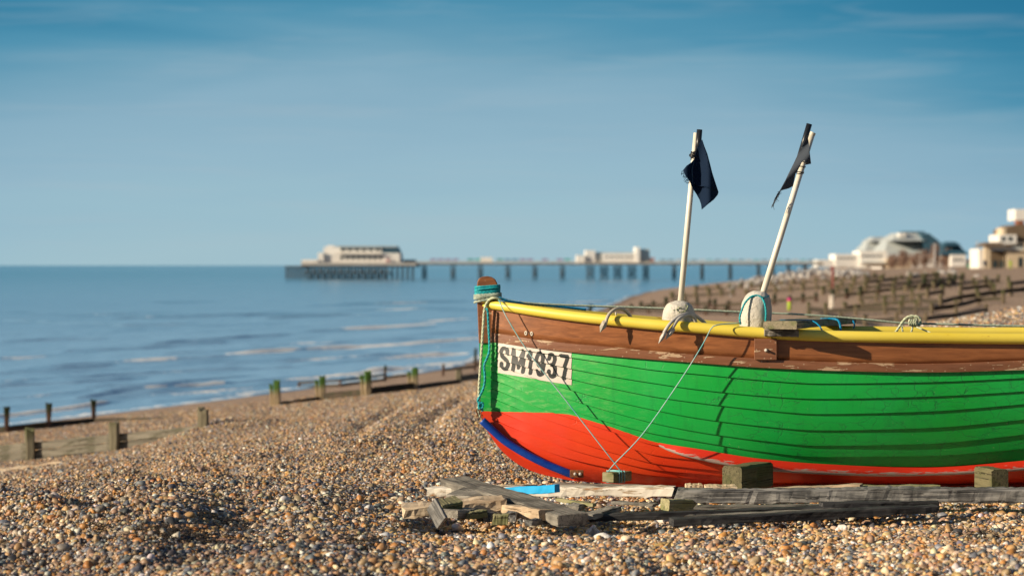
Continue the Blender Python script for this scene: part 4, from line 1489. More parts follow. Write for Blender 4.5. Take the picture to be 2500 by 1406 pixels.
# first buoy
D1 = 17.62
b1_ = empty('dan_buoy', P(1655, 790, D1), 'dan buoy with large ragged navy flag and nearly upright pole, float behind the anchor', 'marker buoy', 'marker buoys standing in the boat')
buoy_float(P(1657, 775, D1), 0.118, 0.245, b1_, 3, Matrix.Rotation(R(3), 3, 'Y'))
pA, pB = P(1660, 752, D1), P(1699.5, 325, D1 + 0.05)
MB().tube([pA - (pB - pA) * 0.05, pA.lerp(pB, .5), pB], [0.0215, 0.021, 0.0185], 14).build('pole', M['pole'], b1_)
s0, s1 = P(1702.5, 384, D1 - 0.03), P(1708, 317, D1 - 0.02)
tu = MB().tube([s0, s1], 0.0205, 14, cap=False).build('sleeve', M['black'], b1_)
so_ = tu.modifiers.new('wall', 'SOLIDIFY'); so_.thickness = 0.003
mb = MB()
for i in range(7):
    a_ = i * 0.9
    c = P(1695 + 2 * math.cos(a_), 372 + i * 2.2, D1 - 0.025)
    mb.tube([c + Vector((0.03 * math.cos(t_), 0.03 * math.sin(t_), 0.006 * math.sin(3 * t_ + i))) for t_ in np.linspace(0, 6.28, 14)], 0.0032, 5)
mb.tube([P(1691, 378, D1 - .06), P(1688, 384, D1 - .07), P(1687, 391, D1 - .06)], 0.004, 5)
mb.build('tie', M['black'], b1_)
fl1 = [(1714.5, 341), (1720, 358), (1727, 375.6), (1733, 398), (1739, 423), (1747, 448), (1754, 469), (1752, 476), (1742, 488), (1727, 500), (1713.5, 512), (1712, 500), (1708, 488), (1700, 474),
       (1693, 464), (1687, 452), (1686, 447), (1680, 438), (1674, 430), (1667.7, 416), (1676, 405), (1687.6, 397), (1696, 387.5), (1700, 372), (1705, 352)]
cloth('flag', fl1, D1 - 0.05, lambda x, y: 0.035 * math.sin((x - 1690) * 0.11) * min(1, (y - 340) / 60), M['flag'], b1_)
fl1b = [(1713, 345), (1726, 378), (1738, 424), (1751, 463), (1738, 462), (1718, 456), (1697, 453), (1690, 445), (1689, 415), (1694, 392), (1702, 360)]
cloth('flag', fl1b, D1 - 0.05, lambda x, y: -0.022 + 0.035 * math.sin((x - 1690) * 0.11) * min(1, (y - 340) / 60), M['flag'], b1_)
mb = MB()
for i in range(16):                    # frayed corner
    a_ = P(1668 + i * 1.1, 417 + i * 1.9, D1 - 0.05)
    mb.tube([a_ + Vector((.004, 0, 0)), a_ + Vector((-.008 - .01 * random.random(), random.gauss(0, .01), -.012 * random.random())), a_ + Vector((-.012 - .016 * random.random(), random.gauss(0, .01), -.03 * random.random()))], 0.0016, 4, cap=False)
mb.build('fray', M['flag'], b1_)
# frost of whitish weed where the pole enters the float
mb = MB()
for i in range(60):
    c = P(1662 + random.gauss(0, 8), 752 + abs(random.gauss(0, 8)), D1 - 0.075 - random.random() * 0.04)
    mb.tube([c, c + Vector((random.gauss(0, .012), random.gauss(0, .008), random.gauss(0.004, .012)))], 0.0035, 4)
mb.build('weed_tuft', noisy('dry green weed', (0.16, 0.20, 0.09), (0.40, 0.44, 0.26), 60, 0.9, 0), b1_)

# second buoy
D2 = 17.38
b2_ = empty('dan_buoy', P(1846, 800, D2), 'leaning dan buoy with small torn grey flag and big white float tied with teal cord', 'marker buoy', 'marker buoys standing in the boat')
tl_ = Matrix.Rotation(R(5), 3, 'Y')
buoy_float(P(1846, 764, D2), 0.112, 0.315, b2_, 9, tl_)
pA, pB = P(1861, 722, D2), P(1982, 331, D2 + 0.12)
MB().tube([pA - (pB - pA) * 0.06, pA.lerp(pB, .3), pB], [0.0225, 0.022, 0.0205], 14).build('pole', M['pole'], b2_)
pC = P(1985, 324, D2 + 0.12)
MB().tube([pB, pC], [0.0215, 0.0215], 14, cap=False).build('pole_end', M['cream'], b2_)
tu = MB().tube([P(1952, 385, D2 + 0.05), P(1976, 303, D2 + 0.05)], 0.0205, 14, cap=False).build('sleeve', M['black'], b2_)
so_ = tu.modifiers.new('wall', 'SOLIDIFY'); so_.thickness = 0.003
fl2 = [(1971, 330), (1974, 345), (1976, 362), (1977.5, 378), (1980, 400), (1968, 402.5), (1964, 392), (1958, 396), (1950, 412), (1942, 425), (1936, 455), (1926, 460), (1911, 464), (1905, 466), (1898, 480),
       (1893, 492), (1889, 500), (1887, 502), (1889, 490), (1896, 476), (1905, 463), (1918, 439), (1938, 399), (1949, 375), (1957, 360)]
cloth('flag', fl2, D2 - 0.0, lambda x, y: 0.02 * math.sin((x + y) * 0.09), M['flag_grey'], b2_)
mb = MB()
for i in range(22):
    t_ = i / 21
    a_ = P(1905 - 17 * t_, 466 + 34 * t_, D2)
    mb.tube([a_ + Vector((.004, 0, .003)), a_ + Vector((random.gauss(-.006, .006), random.gauss(0, .008), random.gauss(-.01, .006))), a_ + Vector((random.gauss(-.01, .01), random.gauss(0, .01), random.gauss(-.026, .01)))], 0.0016, 4, cap=False)
mb.build('fray', M['flag_grey'], b2_)
mb = MB()
for y in (396, 408, 421, 424):
    c = pA.lerp(pB, (722 - y) / 391.0)
    mb.tube([c + Vector((0.025 * math.cos(t_), 0.025 * math.sin(t_), 0.004 * math.sin(2 * t_ + y))) for t_ in np.linspace(0, 6.28, 12)], 0.003, 5)
mb.build('tie', M['black'], b2_)
mb = MB()
cpt = [(1808, 792, -.118), (1806, 775, -.12), (1812, 755, -.112), (1820, 738, -.105), (1835, 724, -.09), (1852, 722, -.085), (1862, 730, -.095), (1868, 745, -.115), (1870, 765, -.12), (1869, 784, -.12)]
mb.rope([P(x, y, D2 + d) for x, y, d in cpt], 0.0078)
mb.rope([P(1852, 722, D2 - .088), P(1862, 727, D2 - 0.09), P(1872, 725, D2 - .06), P(1877, 722, D2 - 0.02)], 0.007)
o = mb.build('cord', M['rope_teal'], None, origin=P(1835, 724, D2 - .1)); tag(o, 'teal cord looped over the larger white float', 'rope')


# ---- anchors hooked over the rail
def flat_fluke(pts, D, matl, parent, th=0.006, ridge=0.012, dd=None):
    """pts: tip, wide1, neck, wide2 in px"""
    V = [P(x, y, D + (dd[i] if dd else 0)) for i, (x, y) in enumerate(pts)]
    c = sum(V, Vector()) / len(V)
    up_ = Vector((0, -ridge, 0)); bk = Vector((0, th, 0))
    n = len(V)
    vs = V + [v + bk for v in V] + [c + up_]
    fs = [(i, (i + 1) % n, 2 * n) for i in range(n)] + [tuple(range(2 * n - 1, n - 1, -1))] + [(i, i + n, (i + 1) % n + n, (i + 1) % n) for i in range(n)]
    mb = MB(); mb.add(vs, fs)
    bm = bmesh.new(); me = mesh('f', mb.v, mb.f); bm.from_mesh(me); bmesh.ops.recalc_face_normals(bm, faces=bm.faces); bm.to_mesh(me); bm.free()
    me.transform(Matrix.Translation(-parent.location))
    return link('fluke', me, matl, parent)


a1_ = empty('anchor', P(1510, 790, 17.35), 'small rust-spotted anchor with one fluke hooked over the yellow rail, nearest the stem', 'anchor', 'anchors hooked over the rail')
rd = railc(1500).y
arm = [(1479, 790, rd - .075), (1481, 780, rd - .08), (1488, 766, rd - .06), (1500, 756, rd - .03), (1512, 753, rd), (1524, 757, rd + .04), (1534, 766, rd + .09), (1542, 778, rd + .13), (1548, 800, rd + .16)]
MB().tube(resample([P(*a_) for a_ in arm], 0.01), 0.0125, 10).build('arm', M['galv_rust'], a1_)
flat_fluke([(1465, 812), (1464, 797), (1471, 783), (1481, 778), (1482.5, 788), (1480, 799)], rd - .085, M['galv_rust'], a1_)
MB().tube([P(1504, 762, rd - 0.01), P(1504, 770, rd - 0.01)], 0.006, 8).build('pin', M['cream'], a1_)

a2_ = empty('anchor', P(1665, 800, 17.2), 'grey anchor with two curved flukes hooked over the yellow rail below the upright buoy', 'anchor', 'anchors hooked over the rail')
rd = railc(1650).y
armA = [(1621, 812, rd - .10), (1628, 801, rd - .105), (1639, 787, rd - .085), (1653, 775, rd - .05), (1668, 768, rd - .01), (1682, 766, rd + .03), (1696, 770, rd + .07), (1708, 778, rd + .10), (1722, 790, rd + .13), (1735, 812, rd + .15)]
armB = [(1632, 812, rd - .085), (1642, 800, rd - .09), (1654, 782, rd - .07), (1666, 773, rd - .03), (1680, 769, rd + .02), (1694, 775, rd + .06), (1700, 790, rd + .09)]
MB().tube(resample([P(*a_) for a_ in armA], 0.01), 0.0125, 10).build('arm', M['galv'], a2_)
MB().tube(resample([P(*a_) for a_ in armB], 0.01), 0.0125, 10).build('arm', M['galv'], a2_)
flat_fluke([(1607.5, 839), (1611, 823), (1618, 812), (1625, 805), (1628, 814), (1622, 827)], rd - .11, M['galv'], a2_)
flat_fluke([(1624, 830), (1628, 815), (1637, 804), (1646, 797), (1648.5, 806), (1640, 818)], rd - .095, M['galv'], a2_)
mb = MB()
for i in range(14):
    c = P(1672 + random.gauss(0, 7), 783 + random.gauss(0, 3), rd - 0.02)
    mb.tube([c, c + Vector((random.gauss(0, .012), -.01, random.gauss(-0.012, .01)))], 0.003, 4)
mb.build('dried_weed', M['rope_pale'], a2_)['kind'] = 'stuff'

# ---- plank laid across the gunwales, its packing batten, cords and loops
def local_box(name, L_, W_, H_, matl, loc, rot, label=None, cat=None, group=None, parent=None, bev=0.006, seed=0, rough_ends=0.0, segs=14, taper=0.0, jit=0.003):
    """sawn timber with slightly uneven edges, grain along local X"""
    r_ = random.Random(seed)
    V = []
    hx, hy, hz = L_ / 2, W_ / 2, H_ / 2
    prof = [(-hy, -hz), (-hy, hz), (hy, hz), (hy, -hz)]
    b_ = min(hy, hz) * 0.22
    prof = [(-hy, -hz + b_), (-hy, hz - b_), (-hy + b_, hz), (hy - b_, hz), (hy, hz - b_), (hy, -hz + b_), (hy - b_, -hz), (-hy + b_, -hz)]
    ph = [r_.uniform(0, 6.28) for _ in range(10)]
    for i in range(segs + 1):
        t_ = i / segs
        x = -hx + L_ * t_
        k = 1 - taper * t_
        ring = []
        for j, (y, z) in enumerate(prof):
            w1_ = jit * (math.sin(t_ * 9 + ph[j]) + 0.6 * math.sin(t_ * 23 + ph[(j + 3) % 8]) + r_.gauss(0, 0.45))
            ex = 0.0
            if i in (0, segs):
                ex = r_.uniform(-1, 1) * rough_ends
            ring.append(Vector((x + ex, y * k + w1_ * 0.7, z * k + w1_ * 0.7)))
        V.append(ring)
    vs = [v for r__ in V for v in r__]
    n = len(prof)
    fs = []
    for i in range(segs):
        for j in range(n):
            a_, c_ = i * n + j, i * n + (j + 1) % n
            fs.append((a_, a_ + n, c_ + n, c_))
    fs.append(tuple(range(n)))
    fs.append(tuple(segs * n + j for j in range(n - 1, -1, -1)))
    me = mesh(name, vs, fs)
    bm = bmesh.new(); bm.from_mesh(me); bmesh.ops.recalc_face_normals(bm, faces=bm.faces); bm.to_mesh(me); bm.free()
    o = link(name, me, matl, parent, loc, rot)
    return tag(o, label, cat, group)


def local_beam(name, pA, pB, W_, H_, matl, label, group=None, roll=0.0, cat='plank', **kw):
    """timber whose axis runs from pA to pB"""
    pA, pB = Vector(pA), Vector(pB)
    d = pB - pA
    yaw = math.atan2(d.y, d.x); pit = -math.atan2(d.z, math.hypot(d.x, d.y))
    rot = (Matrix.Rotation(yaw, 3, 'Z') @ Matrix.Rotation(pit, 3, 'Y') @ Matrix.Rotation(roll, 3, 'X')).to_euler()
    return local_box(name, d.length, W_, H_, matl, (pA + pB) / 2, rot, label, cat, group, **kw)


pA = P(1904, 794, 17.02); pB = P(2052, 792, 18.86)
zt = railc(1900).z + 0.068
pA.z = zt; pB.z = zt - 0.004
local_beam('plank', pA, pB, 0.245, 0.055, M['timber_green'], 'weathered algae-stained plank laid across the boat behind the larger float', seed=3)
pA = P(1866, 812, railc(1900).y - 0.055); pB = P(1949, 813.5, railc(1900).y - 0.06)
local_beam('packing_batten', pA, pB, 0.07, 0.048, M['timber'], 'short grey batten wedged outside the rail beneath the cross plank', cat='batten', seed=5)
for pts_, r_1, lb in (([P(1905, 782, 17.6), P(1960, 781, 17.5), P(1985, 784, 17.4), P(2000, 795, 17.25), P(2010, 812, 17.2)], 0.006, 'thin dark blue cord over the near end of the cross plank'),
                      ([P(2003, 779, 17.9), P(2030, 778, 17.9), P(2045, 781, 17.85), P(2051, 792, 17.75), P(2053, 812, 17.7)], 0.009, 'thick blue rope hanging over the middle of the cross plank'),
                      ([P(2083, 783, 18.4), P(2086, 792, 18.35), P(2084, 802, 18.35)], 0.007, 'short blue cord at the far end of the cross plank')):
    mb = MB(); mb.rope(pts_, r_1)
    o = mb.build('rope', M['rope_blue'], None, origin=pts_[0]); tag(o, lb, 'rope')
mb = MB()
D3 = 17.9
mb.rope([P(2186, 812, D3), P(2196, 797, D3), P(2206, 782, D3), P(2217, 773, D3), P(2230, 771, D3), P(2237, 778, D3), P(2240, 792, D3)], 0.0098)
mb.rope([P(2204, 812, D3), P(2202, 797, D3), P(2206, 784, D3), P(2216, 775, D3), P(2228, 774, D3)], 0.008)
mb.rope([P(2232, 772, D3), P(2243, 774, D3), P(2247, 784, D3), P(2246, 794, D3), P(2240, 793, D3)], 0.010)
for i, x in enumerate((2222, 2227, 2233, 2238)):
    mb.rope([P(x, 779 + i % 2, D3 - .02), P(x - 3, 787, D3 - .03), P(x - 1, 794, D3 - .02), P(x + 3, 792, D3)], 0.0085)
mb.rope([P(2229, 792, D3), P(2227, 802, D3), P(2224, 814, D3)], 0.008)
mb.rope([P(2232, 796, D3), P(2250, 803, D3 - .05), P(2272, 812, D3 - .1)], 0.0062)
o = mb.build('rope', M['rope_pale'], None, origin=P(2225, 790, D3)); tag(o, 'bunched knot of pale rope tied round the long line above the rail', 'rope')

# ================================================================== TIMBER UNDER AND IN FRONT OF THE BOAT
def on_ground(x0, y0, x1, y1, W_, H_, matl, label, l0=0.0, l1=0.0, name='plank', D0=None, D1=None, roll=0.0, **kw):
    """(x0,y0)-(x1,y1): px of the bottom front edge ends; l0,l1 heights above ground"""
    a_ = hit(x0, y0) if D0 is None else P(x0, y0, D0)
    b_ = hit(x1, y1) if D1 is None else P(x1, y1, D1)
    if D0 is None: a_ = a_.copy()
    d = (b_ - a_); d.z = 0; d.normalize()
    side = Vector((-d.y, d.x, 0))
    if side.y < 0: side = -side
    off = side * W_ / 2 + Vector((0, 0, H_ / 2))
    return local_beam(name, a_ + off + Vector((0, 0, l0)), b_ + off + Vector((0, 0, l1)), W_, H_, matl, label, roll=roll, **kw)


on_ground(1648, 1229, 2620, 1226, 0.17, 0.094, M['timber_dark'], 'long heavy grey beam lying on the shingle alongside the boat', name='timber_beam', cat='beam', D0=16.45, D1=16.25, segs=90, seed=11, rough_ends=.02, jit=.006)
on_ground(1634, 1246, 1700, 1246, 0.09, 0.075, M['timber_olive'], 'stubby greenish block under the left end of the long beam', name='timber_block', cat='block', D0=16.3, D1=16.45, seed=12)
on_ground(1045, 1213, 1638, 1216, 0.13, 0.065, M['flakewhite'], 'rust-stained white plank with peeling paint, lying under the blue board', D0=16.85, D1=16.5, l0=.0, l1=.01, segs=40, seed=13, rough_ends=.03, jit=.006)
on_ground(1232, 1213, 1354, 1207, 0.05, 0.055, M['bluepaint'], 'short board painted sky blue on top of the white plank', D0=16.62, D1=16.25, l0=.01, l1=.012, seed=14, name='plank')
on_ground(1338, 1194, 1560, 1200, 0.18, 0.035, M['timber'], 'flat grey plank half buried just below the forefoot', D0=17.25, D1=17.1, seed=15, rough_ends=.02)
# long board crossing the pile from back left to front right
pE0, pE1 = P(1108, 1177, 17.05), P(1398, 1268, 15.05)
local_beam('plank', pE0, pE1, 0.20, 0.075, M['timber'], 'long grey board crossing the heap diagonally towards the camera', seed=16, roll=R(4), segs=30, rough_ends=.012)
local_beam('plank', P(1103, 1168, 17.25), P(1160, 1183, 17.0), 0.12, 0.02, M['timber_green'], 'thin slat resting on the far end of the diagonal board', seed=17)
# pale board with sawn ends on the left
local_beam('plank', P(985, 1247, 15.7), P(1232, 1224, 15.75), 0.21, 0.068, M['timber_pale'], 'pale sawn board at the left end of the heap, lit by the sun', seed=18, roll=R(3), segs=20, rough_ends=.02, jit=.006)
local_beam('plank', P(1112, 1206, 16.4), P(1225, 1217, 16.2), 0.22, 0.05, M['timber'], 'wide pale grey board lying under the diagonal board', seed=19, roll=R(8))
local_beam('timber_block', P(1068, 1238, 15.45), P(1118, 1229, 15.55), 0.10, 0.07, M['timber_olive'], 'small olive block beside the upright dark offcut', cat='block', seed=20, roll=R(20))
up = local_beam('plank_offcut', P(1054, 1229, 15.2), P(1080, 1276, 15.12), 0.022, 0.115, M['timber_dark'], 'dark square-ended offcut standing on edge at the left of the heap', cat='offcut', seed=21, roll=R(0), segs=6, jit=.001)
local_beam('plank', P(1092, 1254, 15.35), P(1150, 1249, 15.6), 0.16, 0.05, M['timber'], 'short dark-ended piece right of the upright offcut', seed=22)
local_beam('plank', P(1135, 1258, 15.4), P(1178, 1252, 15.5), 0.10, 0.045, M['timber_olive'], 'mossy green offcut under the pale board', seed=23)
local_beam('plank', P(1180, 1262, 15.5), P(1245, 1254, 15.9), 0.10, 0.06, M['timber_dark'], 'blackened piece deep in the shadow of the heap', seed=24)
on_ground(1205, 1283, 1240, 1282, 0.08, 0.07, M['timber_olive'], 'small split stump at the front of the heap', name='timber_block', cat='block', seed=25, D0=15.1, D1=15.1, rough_ends=.02)
local_beam('timber_beam', P(1208, 1238, 15.85), P(1334, 1257, 15.2), 0.11, 0.068, M['timber_pale'], 'short squared beam with a pale sawn face, lying on the diagonal board', cat='beam', seed=26, roll=R(-3))
# thin boards in front
on_ground(1440, 1274, 2205, 1246, 0.10, 0.045, M['timber_black'], 'long thin dark board starting nearest the heap', D0=15.75, D1=15.95, seed=27, segs=40, jit=.004)
on_ground(1705, 1244, 2182, 1238, 0.10, 0.022, M['timber'], 'thin splintered lath on top of the dark boards', D0=16.05, D1=16.1, seed=28, segs=30, rough_ends=.04, jit=.003)
on_ground(1645, 1286, 2290, 1252, 0.11, 0.050, M['timber_black'], 'foremost dark board, its left end sunk in the pebbles', D0=15.35, D1=15.75, seed=29, segs=40, jit=.004)
on_ground(1688, 1266, 2140, 1246, 0.06, 0.022, M['timber'], 'narrow split lath lying between the two dark boards', D0=15.6, D1=15.85, seed=30, segs=30, rough_ends=.05, jit=.003)
on_ground(2010, 1247, 2292, 1245, 0.08, 0.058, M['timber_black'], 'short frayed board under the right end of the dark boards', D0=15.9, D1=15.95, seed=31, segs=20, rough_ends=.02)
# boards behind the beam
on_ground(1880, 1199, 2099, 1196, 0.12, 0.038, M['timber_pale'], 'pale board end showing above the long beam, left one', D0=16.8, D1=16.6, l0=-0.02, seed=32)
on_ground(2101, 1200, 2296, 1198, 0.10, 0.038, M['timber_olive'], 'greenish board end showing above the long beam, right one', D0=16.7, D1=16.68, seed=33)
on_ground(1676, 1194, 1716, 1194, 0.16, 0.03, M['timber_pale'], 'short flat board poking out between the keel and the beam', D0=17.2, D1=17.2, seed=34)
on_ground(1725, 1196, 1800, 1196, 0.22, 0.022, M['timber_pale'], 'flat board beneath the squared block', D0=16.75, D1=16.75, seed=35)
for k_, (x0, y0, x1, y1, d0, d1) in enumerate([(1395, 1240, 1425, 1228, 15.9, 16.2), (1430, 1262, 1500, 1240, 15.6, 16.1)]):
    local_beam('plank', P(x0, y0, d0), P(x1, y1, d1), 0.10, 0.03, M['timber'],
               ['sliver of grey wood in the shade inside the heap', 'grey offcut left of the thin dark board'][k_], seed=40 + k_)
for k_, (x0, y0, d0, x1, y1, d1, w_, h_, mt_, lb) in enumerate([
        (1246, 1262, 15.25, 1262, 1246, 15.9, .07, .05, 'timber_dark', 'black offcut wedged under the short squared beam'),
        (1360, 1218, 16.3, 1450, 1232, 16.0, .05, .02, 'timber_olive', 'thin greenish sliver between the blue board and the dark boards'),
        (1150, 1232, 16.1, 1262, 1236, 16.0, .12, .03, 'timber_dark', 'dark flat piece hidden behind the pale sawn board'),
        (1290, 1276, 15.0, 1330, 1270, 15.3, .05, .04, 'timber_dark', 'small black chip at the foot of the heap'),
        (1500, 1226, 16.2, 1600, 1232, 16.1, .06, .02, 'timber', 'loose grey splinter under the white plank'),
        (1205, 1192, 16.75, 1300, 1186, 16.95, .08, .03, 'timber_pale', 'pale batten end behind the blue board')]):
    local_beam('plank', P(x0, y0, d0), P(x1, y1, d1), w_, h_, M[mt_], lb, seed=60 + k_, segs=8, rough_ends=.02)
# blocks that carry the boat
local_box('timber_block', 0.50, 0.155, 0.180, M['timber_block'], P(1826, 1163, 17.28), (0, 0, R(58)), 'squared timber block holding up the near bilge, growth rings on its end', 'block', seed=50, jit=.002)
local_box('timber_block', 0.30, 0.125, 0.16, M['timber_block'], P(2420, 1169, 17.22), (0, 0, R(103)), 'upright timber block under the bilge at the right edge', 'block', seed=51, jit=.002)

# big flints and shells lying on the shingle
flints = [((1012, 1262), 0.11, (1.5, .8, .9), 'flint_white', 'large white and grey flint against the pale board'),
          ((1044, 1268), 0.07, (1, .9, .9), 'flint_white', 'dark-mottled flint touching the upright offcut'),
          ((1447, 1311), 0.085, (.8, .8, 1.3), 'flint_white', 'upright pointed white flint in front of the heap'),
          ((1470, 1318), 0.06, (1.3, .8, .6), 'flint_white', 'low white stone right of the pointed flint'),
          ((1620, 1276), 0.075, (1.8, .7, .8), 'plate_white', 'long white flint at the left end of the foremost board'),
          ((1798, 1286), 0.06, (1.5, .9, .6), 'flint_white', 'slanting white shell-like stone in front of the boards'),
          ((1741, 1282), 0.04, (1.0, .9, .8), 'plate_white', 'small cream stone left of the slanting white one'),
          ((1992, 1290), 0.085, (1.2, .9, .8), 'flint_white', 'hollow white flint with a dark hole'),
          ((1116, 1300), 0.08, (1.3, .7, .9), 'plate_white', 'pinkish white wedge stone left of centre in front of the heap'),
          ((2058, 1297), 0.055, (1.1, .9, .9), 'plate_white', 'white chunk right of the hollow flint'),
          ((2140, 1256), 0.05, (1.4, .8, .8), 'plate_white', 'pale stone at the right end of the foremost board')]
for i, ((x, y), sz, fl, mt_, lb) in enumerate(flints):
    h = hit(x, y)
    me = stone_mesh('flint', 300 + i, 3, 0.5, fl)
    o = link('flint', me, M[mt_], None, h + Vector((0, 0, sz * .24 + .006)), (random.uniform(-.3, .3), random.uniform(-.3, .3), random.uniform(0, 6)))
    o.scale = (sz * 1.25,) * 3
    tag(o, lb, 'stone')
# drifts of dark weed on the left slope
wn = 0
mb = MB()
for (x, y, sx_, k) in [(430, 1308, 120, 500), (240, 1300, 70, 200), (560, 1285, 60, 180), (1060, 1250, 50, 60), (880, 1330, 60, 160), (2390, 1310, 60, 160)]:
    c = hit(x, y)
    for _ in range(k):
        p = Vector((c.x + random.gauss(0, sx_ / F * c.y * 0.55), c.y + random.gauss(0, 0.16), 0))
        p.z = float(terrain(p.x, p.y)) + 0.014 + random.random() * 0.012
        d = Vector((random.gauss(0, 1), random.gauss(0, 1), random.gauss(0, .25))).normalized() * random.uniform(.02, .05)
        mb.tube([p, p + d], 0.0022, 3, cap=False)
o = mb.build('seaweed', M['weed'], None); tag(o, 'wisps of dry dark seaweed on the shingle', kind='stuff')

# ================================================================== GROYNES
def post_mesh(w, d, h, seed, waist=0.0, lean=0.0, sink=0.35):
    r_ = random.Random(seed)
    prof = [(-1, -.7), (-.7, -1), (.7, -1), (1, -.7), (1, .7), (.7, 1), (-.7, 1), (-1, .7)]
    zs = [-sink, 0, .15 * h, .35 * h, .6 * h, .85 * h, h]
    vs = []
    for i, z in enumerate(zs):
        t_ = max(0, z / h)
        k = 1 - waist * (1 - t_) ** 0.7 if z > 0 else 1 - waist
        for j, (x, y) in enumerate(prof):
            zz = z + (r_.uniform(-.35, .15) * w if i == len(zs) - 1 else 0)
            vs.append((x * w / 2 * k * (1 + r_.uniform(-.08, .08)) + lean * z, y * d / 2 * k * (1 + r_.uniform(-.08, .08)), zz))
    n = 8
    fs = []
    for i in range(len(zs) - 1):
        for j in range(n):
            fs.append((i * n + j, i * n + (j + 1) % n, (i + 1) * n + (j + 1) % n, (i + 1) * n + j))
    vs.append((0, 0, h * 1.0 - .02)); c = len(vs) - 1
    top = (len(zs) - 1) * n
    for j in range(n):
        fs.append((top + j, top + (j + 1) % n, c))
    return mesh('post', vs, fs)


def board_between(parent, a, b, z0a, z0b, hgt, thick, matl, seed, name='board'):
    """plank from a to b (world ground points) with its bottom z0 above ground at each end"""
    A = a + Vector((0, 0, z0a + hgt / 2)); B = b + Vector((0, 0, z0b + hgt / 2))
    d = B - A
    yaw = math.atan2(d.y, d.x); pit = -math.atan2(d.z, math.hypot(d.x, d.y))
    rot = (Matrix.Rotation(yaw, 3, 'Z') @ Matrix.Rotation(pit, 3, 'Y')).to_euler()
    return local_box(name, d.length, thick, hgt, matl, (A + B) / 2 - parent.location, rot, parent=parent, seed=seed, segs=5, jit=.006)


G = 'timber groynes across the beach'
# nearest groyne on the left: two tall boards between tall split posts
pts = []
for (x, y, D) in [(-140, 1158, 36.9), (72, 1134, 36.5), (277, 1103, 36.1), (495, 1049, 35.7)]:
    p = P(x, y, D); pts.append(p)
g = empty('groyne', pts[1], 'weathered grey groyne with broad boards and split posts, nearest on the left', 'groyne', G)
for i, (p, h) in enumerate(zip(pts, (0.6, 0.56, 0.45, 0.33))):
    for k, (dx, dy, hh) in enumerate(((-0.035, 0.10, h), (0.03, -0.09, h * .97))):
        me = post_mesh(0.10 if k == 0 else 0.13, 0.10, hh, 60 + i * 3 + k)
        link('post', me, M['groyne'], g, p + Vector((dx, dy, 0)) - g.location, (0, 0, random.uniform(-.2, .2)))
tops = [0.36, 0.345, 0.275, 0.075]
for i in range(3):
    a_, b_ = pts[i], pts[i + 1]
    for r__ in range(3):
        board_between(g, a_ + Vector((0, 0, 0)), b_, tops[i] - .125 * (r__ + 1), tops[i + 1] - .125 * (r__ + 1), 0.115, 0.045, M['groyne_board'], 200 + i * 5 + r__)
# fallen wale in front of it
wl = local_beam('timber_wale', P(-60, 1163, 34.6), P(205, 1133, 34.3), 0.16, 0.13, M['timber_pale'], 'long fallen timber with rusty bolts lying below the nearest groyne', cat='beam', segs=24, seed=77, rough_ends=.05, jit=.02)
for dx in (0.25, 0.55, 0.90):
    lb_ = MB().lathe((0, 0, 0), [(0, 0), (0.035, 0), (0.03, .02), (0, .025)], 10, Matrix.Rotation(R(90), 3, 'X')).build('bolt', M['rust'])
    lb_.parent = wl; lb_.location = (dx - 0.5 + 0.2, -0.083, 0.0)

# second groyne: dark narrow-waisted posts near the waterline
pts = [hit(x, y) for x, y in ((-110, 1068), (16, 1056), (119, 1045), (229, 1031), (340, 1025), (432, 1017))]
g = empty('groyne', pts[1], 'low dark groyne with three narrow-waisted posts standing against the water', 'groyne', G)
for i in (0, 1, 2, 3):
    h = (0.66, 0.66, 0.64, 0.60)[i]
    me = post_mesh(0.155, 0.14, h, 80 + i, waist=0.38, lean=random.uniform(-.03, .05))
    link('post', me, M['groyne_wet'], g, pts[i] - g.location, (0, 0, random.uniform(-.3, .3)))
hts = [.16, .16, .15, .10, .04, .0]
for i in range(5):
    board_between(g, pts[i], pts[i + 1], hts[i] - .14, hts[i + 1] - .14, 0.15, 0.05, M['groyne_board_dark'], 230 + i)

# third groyne: pairs of posts with green tops
base3 = [(676, 989), (787, 976), (898, 966), (1013, 952), (1120, 936), (1230, 922)]
pts = [hit(x, y) for x, y in base3]
g = empty('groyne', pts[0], 'row of paired pale posts with bright green tops on the beach left of the bow', 'groyne', G)
for i, p in enumerate(pts):
    H1 = [0.62, 0.60, 0.60, 0.55, 0.38, 0.34][i]
    me = post_mesh(0.155, 0.15, H1, 90 + i)
    link('post', me, M['groyne_algae' if i < 4 else 'groyne'], g, p - g.location, (0, 0, random.uniform(-.2, .2)))
    if i < 4:
        me = post_mesh(0.09, 0.10, H1 * .82, 110 + i, waist=.25, lean=-.04)
        link('post', me, M['groyne_algae'], g, p + Vector((-0.135, 0.12, 0)) - g.location, (0, 0, random.uniform(-.2, .2)))
for i in range(5):
    hh = [0.06, 0.16, 0.18, 0.12, 0.20][i]
    board_between(g, pts[i], pts[i + 1], hh - .15, [.08, .16, .18, .10, .20][i] - .15, 0.16, 0.05, M['groyne_board'] if i == 4 else M['groyne_board_dark'], 250 + i)

